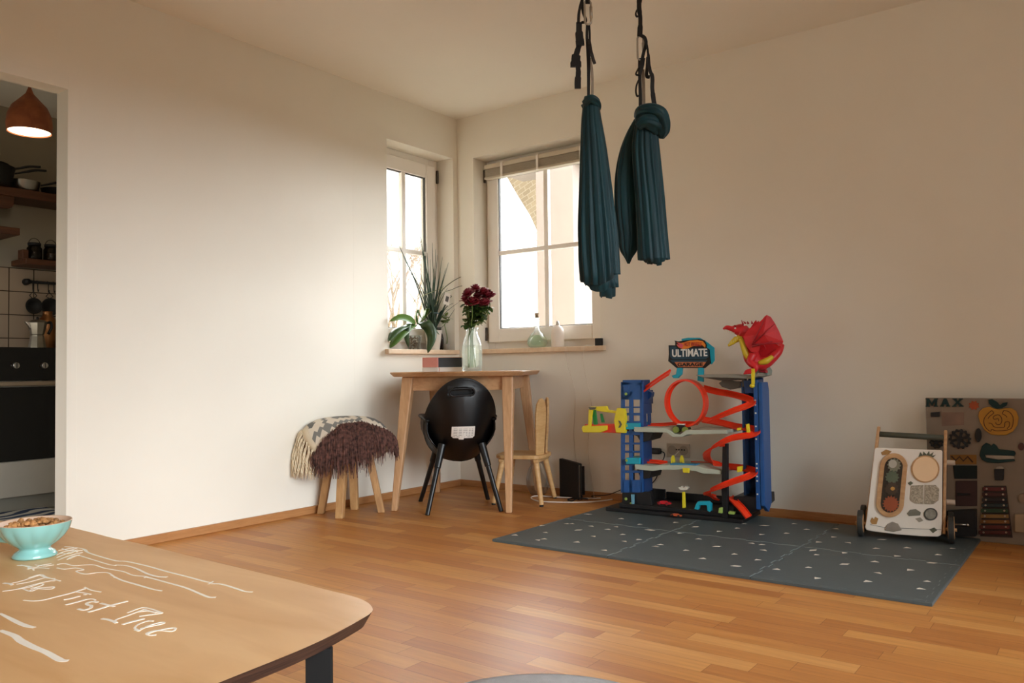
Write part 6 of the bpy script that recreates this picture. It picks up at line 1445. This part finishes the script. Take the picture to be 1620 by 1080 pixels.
# ------------------------------------------------------------------ coffee table with routed lettering
CZ = .45
CT = wood('coffee_top', 'd4a26a', 'e6ba84', .42, (1, 5, 5), 3); CTE = wood('plywood_edge', '33211a', '5e4030', .6, (1, 1, 60), 10)
ctb = root('coffee_table', V((2.15, -3.75, 0)), 'low wooden coffee table with rounded corners and carved white lettering', 'table')
outl = [fl(u, v, CZ) for u, v in ((112, 834), (145, 842), (180, 851), (232, 862), (300, 879), (400, 903), (457, 917), (511, 931), (555, 942), (577, 950), (588, 959), (588, 968), (570, 980), (526, 1004), (481, 1025), (440, 1042), (400, 1058), (345, 1080), (300, 1098))]
p = outl[-1]; outl += [V((2.83, -3.95, CZ)), V((2.82, -4.02, CZ)), V((2.76, -4.09, CZ)), V((2.60, -4.13, CZ)), V((2.1, -4.14, CZ)), V((1.65, -4.12, CZ)), V((1.46, -4.05, CZ)), V((1.40, -3.95, CZ)), V((1.39, -3.75, CZ)), V((1.42, -3.52, CZ)), V((1.50, -3.42, CZ)), V((1.62, -3.375, CZ))]
outl = spline(outl+[outl[0]], 3)[:-1]
bm = BM(); cc = V((2.1, -3.75, CZ)); n = len(outl); th_ = .020
t0 = [bm.verts.new(p) for p in outl]; t1 = [bm.verts.new(p+(cc-p).normalized()*.012-Z_*th_) for p in outl]
bm.faces.new(t0); f = bm.faces.new(t1[::-1]); f.material_index = 1
for i in range(n): bm.faces.new((t0[i], t1[i], t1[(i+1) % n], t0[(i+1) % n])).material_index = 1
top_ = obj('tabletop', bm, [CT, CTE], ctb)
INL = M('inlay_cream', 'fdf6ea', .5, .04)
def S5(x, y): return fl(x/5.4, 860+y/5.4, CZ)
def S6(x, y): return fl(90+x/4.909, 840+y/4.909, CZ)
def strokes(name, sets, f, w):
    bm = BM()
    for s_full in sets:
        s = s_full; ww = w
        if isinstance(s, tuple): s, ww = s
        P_ = spline([f(*q) for q in s], 4); stroke(bm, P_, [a for a in lerp_list(ww if isinstance(ww, list) else [ww, ww], len(P_))], Z_, .0003+.00001*sets.index(s_full))
    return obj(name, bm, INL, top_)
w1, w2 = .0028, .0048
strokes('carved_lettering', [
    # The
    ([(30, 335), (75, 340), (105, 350)], w2), ([(100, 352), (95, 338), (180, 318), (345, 265)], w1), ([(245, 290), (345, 262), (400, 285), (515, 318)], w1), ([(345, 270), (395, 290), (470, 298)], w1), ([(140, 345), (250, 325), (380, 290)], w1),
    ([(20, 405), (140, 388), (300, 345), (420, 318), (470, 316)], w1), ([(140, 388), (250, 370), (340, 340), (370, 345), (340, 362), (260, 380)], w1), ([(250, 402), (300, 380), (390, 372), (460, 368), (440, 385), (350, 385), (300, 375)], w1), ([(200, 388), (260, 405), (320, 385)], w1),
    # First
    ([(200, 482), (280, 488), (370, 480), (470, 455), (600, 422), (735, 380)], [.0025, w2]), ([(722, 370), (775, 395), (862, 412)], w1), ([(655, 412), (720, 420), (775, 432)], w1),
    ([(545, 478), (610, 466), (680, 446)], w2), ([(720, 436), (735, 431)], w2),
    ([(560, 522), (640, 502), (740, 474)], w2), ([(680, 492), (745, 474), (790, 472), (815, 482)], w1),
    ([(835, 500), (790, 494), (745, 505), (745, 520), (780, 530), (770, 550), (715, 566), (668, 556)], w2),
    ([(750, 584), (830, 562), (950, 525), (1090, 490)], w2), ([(860, 508), (915, 522), (975, 536)], w2),
    # Tree
    ([(870, 640), (930, 650), (995, 675)], w2), ([(985, 665), (1000, 645), (1100, 610), (1230, 560)], w1), ([(1090, 590), (1180, 555), (1230, 545), (1300, 560), (1385, 590)], w1), ([(1230, 560), (1300, 580), (1385, 592), (1290, 605), (1190, 620)], w1), ([(1185, 580), (1260, 575), (1330, 590)], w1),
    ([(1045, 690), (1120, 668), (1230, 640)], w2), ([(1150, 720), (1180, 690), (1260, 660), (1310, 662)], w1), ([(1150, 735), (1190, 745), (1150, 722)], w1), ([(1200, 725), (1290, 705), (1400, 680), (1370, 672), (1270, 700), (1200, 735), (1165, 745)], w1), ([(1260, 770), (1330, 745), (1460, 720), (1500, 725), (1470, 748), (1380, 742), (1310, 745), (1250, 768), (1280, 782), (1335, 778)], w1)], S5, w1)
strokes('carved_roots', [
    ([(60, 120), (130, 125), (215, 140), (240, 163)], w1), ([(205, 140), (240, 165), (330, 195), (460, 230), (540, 235), (700, 270), (860, 315), (1000, 350), (1140, 388), (1200, 400)], [.003, .004, .0042, .004]), ([(1175, 412), (1200, 400), (1212, 390)], w1), ([(1200, 408), (1280, 412), (1390, 445), (1460, 468), (1520, 472)], [.004, .0045, .003]),
    ([(95, 215), (160, 190), (210, 200), (300, 228), (400, 258), (460, 268)], w1), ([(455, 262), (540, 268), (620, 292), (700, 330), (780, 352), (855, 356)], [.003, .0045, .005]),
    ([(0, 258), (60, 252), (130, 268), (210, 262), (290, 262), (360, 285), (430, 298), (520, 315), (590, 342), (690, 352), (710, 362)], w1), ([(675, 362), (710, 360), (860, 400), (1000, 440), (1120, 490), (1180, 512), (1235, 513)], [.003, .0045, .005]),
    ([(0, 285), (60, 295), (140, 285), (205, 300), (150, 310), (180, 325), (230, 333), (310, 322), (390, 322), (430, 342), (450, 362)], w1), ([(420, 340), (500, 380), (620, 415), (740, 450), (815, 464)], [.003, .0045, .003]),
    ([(0, 205), (60, 180), (110, 160), (160, 145)], .0025), ([(0, 185), (50, 160), (120, 150), (160, 162)], .0025), ([(10, 225), (70, 200), (150, 175), (200, 165)], .0025), ([(10, 150), (70, 140), (130, 130)], .0025), ([(80, 220), (120, 195), (180, 185)], .0025), ([(40, 135), (90, 150), (160, 130)], .0025), ([(20, 170), (90, 175), (150, 155), (200, 150)], .0025)], S6, w1)
strokes('carved_roots', [
    ([(0, 595), (80, 635), (170, 680), (240, 705), (295, 715)], [.004, .007, .008, .005]), ([(0, 740), (60, 760), (130, 790), (180, 830), (280, 880), (390, 925), (480, 975), (530, 998), (585, 997)], [.006, .008, .010, .008, .009, .006]),
    ([(150, 185), (230, 190), (250, 215)], .003), ([(230, 215), (330, 205), (420, 210)], .0025), ([(240, 190), (300, 200), (360, 180), (440, 170)], .0025), ([(180, 180), (260, 205), (290, 225)], .0025), ([(300, 180), (380, 190), (460, 180)], .0025)], S5, w1)
LGM = M('leg_black_steel', '060606', .8, .05)
lp = fl(505, 1024, CZ-.02)
for (x, y) in ((2.735, -3.50), (2.735, -4.02), (1.52, -3.50), (1.52, -4.02)):
    bm = BM(); dxx = V((.8, .6, 0)); c = V((x, y, 0))
    if (x, y) == (2.735, -3.50): c = V((lp.x, lp.y, 0))
    w_ = .0165; obox(bm, c, V((.80, .60, 0)), V((-.6, .8, 0)), Z_, (-w_, -.006, 0), (w_, .006, CZ-th_)); obj('leg', bm, LGM, ctb, bevel=.001)
# latte bowl with cereal
bc = fl(55, 880, CZ); bc.z = CZ+.0007; wbo = (bc-CAM).dot(cF); s_ = wbo/F_PX
AQ = M('aqua_glaze', '8cc4bf', .18, .04, 6, coat=.6); AQI = M('glaze_inside', 'd8b79c', .4, .03)
bw = root('cereal_bowl', bc, 'aqua footed bowl filled with cereal on the coffee table', 'bowl')
R0 = 52*s_
flt = lambda a, z: 1+.05*(abs(math.sin(6*a))-.5)*max(0, min(1, (z-.018)/.012))*max(0, min(1, (.060-z)/.012)) if z > .015 else 1
bm = BM(); Hh = .063
pf = [(31*s_, 0), (32*s_, .003), (28*s_, .009), (22*s_, .014), (22*s_, .0165), (26*s_, .020), (35*s_, .028), (43*s_, .038), (48.5*s_, .048), (51*s_, .056), (52.5*s_, Hh)]
lathe(bm, pf, bc, 120, flute=flt, cap1=False); rimv = [(52.5*s_, Hh), (51.8*s_, Hh+.0012), (50.3*s_, Hh), (48*s_, .056), (44*s_, .047), (34*s_, .034), (20*s_, .024), (1e-5, .021)]
obj('bowl_body', bm, AQ, bw, smooth=True)
bm = BM(); lathe(bm, rimv, bc, 72, cap0=False); obj('bowl_inside', bm, AQI, bw, smooth=True)
bm = BM(); hd = V((-.80, -.60, 0)); tube(bm, spline([bc+hd*(46*s_)+Z_*.052, bc+hd*(66*s_)+Z_*.050, bc+hd*(70*s_)+Z_*.036, bc+hd*(50*s_)+Z_*.030, bc+hd*(30*s_)+Z_*.028], 5), .0048, 10); obj('bowl_handle', bm, AQ, bw, smooth=True)
CERM = M('cereal_clusters', 'b98550', .8, .45, 45, bump=.5)
bm = BM(); r3 = random.Random(4)
for k in range(230):
    a = r3.uniform(0, 2*PI); r_ = 44*s_*r3.random()**.5; z = .050+.011*(1-(r_/(44*s_))**2)+r3.uniform(-.004, .006); q = bc+V((r_*math.cos(a), r_*math.sin(a), z)); ss = r3.uniform(.0025, .0062)
    k0 = len(bm.verts); ball(bm, (0, 0, 0), ss, (r3.uniform(.7, 1.5), r3.uniform(.7, 1.3), r3.uniform(.5, 1)), 8); bm.verts.ensure_lookup_table()
    for v in bm.verts[k0:]: v.co = v.co*(1+r3.uniform(-.2, .2))+q
cer = obj('cereal', bm, CERM, None, smooth=True, kind='stuff'); tag(cer, 'tan cereal clusters heaped in the aqua bowl', 'cereal')

# grey pouf whose rim shows at the bottom edge
pt = fl(852, 1071.5, .36); pc = pt+V((.597, -.802, 0))*.135; pc.z = 0
FAB = M('pouf_fabric', 'b4b5b8', .95, .08, 40, bump=.5)
bm = BM(); lathe(bm, [(.19, .001), (.205, .03), (.21, .18), (.205, .31), (.19, .345), (.15, .358), (1e-5, .360)], pc, 64); tag(obj('round_pouf', bm, FAB, smooth=True), 'light grey round pouf whose top just shows at the bottom edge', 'pouf')

# ------------------------------------------------------------------ light
w = bpy.data.worlds.new('sky'); S.world = w; w.use_nodes = True; nt = w.node_tree; bg = nt.nodes['Background']
tc = N(nt, 'ShaderNodeTexCoord'); sx = N(nt, 'ShaderNodeSeparateXYZ'); nt.links.new(tc.outputs['Generated'], sx.inputs[0])
r = ramp(nt, [(.0, (.60, .56, .50, 1)), (.48, (.75, .72, .66, 1)), (.52, (1, .98, .95, 1)), (1, (.95, .97, 1, 1))])
mr = N(nt, 'ShaderNodeMapRange'); mr.inputs[1].default_value = -1; mr.inputs[2].default_value = 1; nt.links.new(sx.outputs[2], mr.inputs[0]); nt.links.new(mr.outputs[0], r.inputs[0])
mr2 = N(nt, 'ShaderNodeMapRange'); mr2.inputs[1].default_value = .2; mr2.inputs[2].default_value = .8; mr2.inputs[3].default_value = 1; mr2.inputs[4].default_value = .12
nt.links.new(sx.outputs[0], mr2.inputs[0]); sc_ = N(nt, 'ShaderNodeVectorMath', operation='SCALE'); nt.links.new(r.outputs[0], sc_.inputs[0]); nt.links.new(mr2.outputs[0], sc_.inputs[3])
nt.links.new(sc_.outputs[0], bg.inputs[0]); bg.inputs[1].default_value = SKY = 2.6
def portal(loc, rot, sx_, sy_):
    l = bpy.data.lights.new('window_portal', 'AREA'); l.shape = 'RECTANGLE'; l.size = sx_; l.size_y = sy_; l.cycles.is_portal = True
    o = bpy.data.objects.new('window_portal', l); COL.objects.link(o); o.location = loc; o.rotation_euler = rot
portal((.62, .28, 1.57), (-PI/2, 0, 0), .95, 1.25)
portal((-.28, -.40, 1.57), (0, -PI/2, 0), 1.25, .64)
portal((X1+.28, (QY0+QY1)/2, (QZ0+QZ1)/2), (0, PI/2, 0), 2.3, 4.0)
portal((-1.1, -4.08, .7), (PI/2, 0, 0), 1.5, 1.2)  # over the added kitchen opening
def sun(name, d, st, ang, col):
    l = bpy.data.lights.new(name, 'SUN'); l.energy = st; l.angle = math.radians(ang); l.color = col
    o = bpy.data.objects.new(name, l); COL.objects.link(o); o.rotation_euler = V(d).to_track_quat('-Z', 'Y').to_euler(); return o
sun('sky_glow', (-.32, -.90, -.38), 11, 50, (.90, .96, 1))
sun('sky_glow', (.38, -.90, -.30), 14, 46, (.92, .965, 1))
sun('sky_glow', (.75, -.5, -.35), 2.5, 50, (1, .97, .92))
sun('sky_glow', (-.90, .25, -.39), 4.9, 44, (.88, .95, 1))
l = bpy.data.lights.new('kitchen_bulb', 'POINT'); l.energy = 1.2; l.color = (1, .75, .5); l.shadow_soft_size = .05
o = bpy.data.objects.new('kitchen_bulb', l); COL.objects.link(o); o.location = (LC.x, LC.y, b0-.06)
S.view_settings.view_transform = 'Standard'; S.view_settings.look = 'None'; S.view_settings.gamma = 1
S.view_settings.use_curve_mapping = False; S.view_settings.exposure = 0.52
S.cycles.use_denoising = True
S.cycles.max_bounces = 10; S.cycles.diffuse_bounces = 6; S.cycles.transparent_max_bounces = 24; S.cycles.glossy_bounces = 4
S.cycles.sample_clamp_indirect = 6
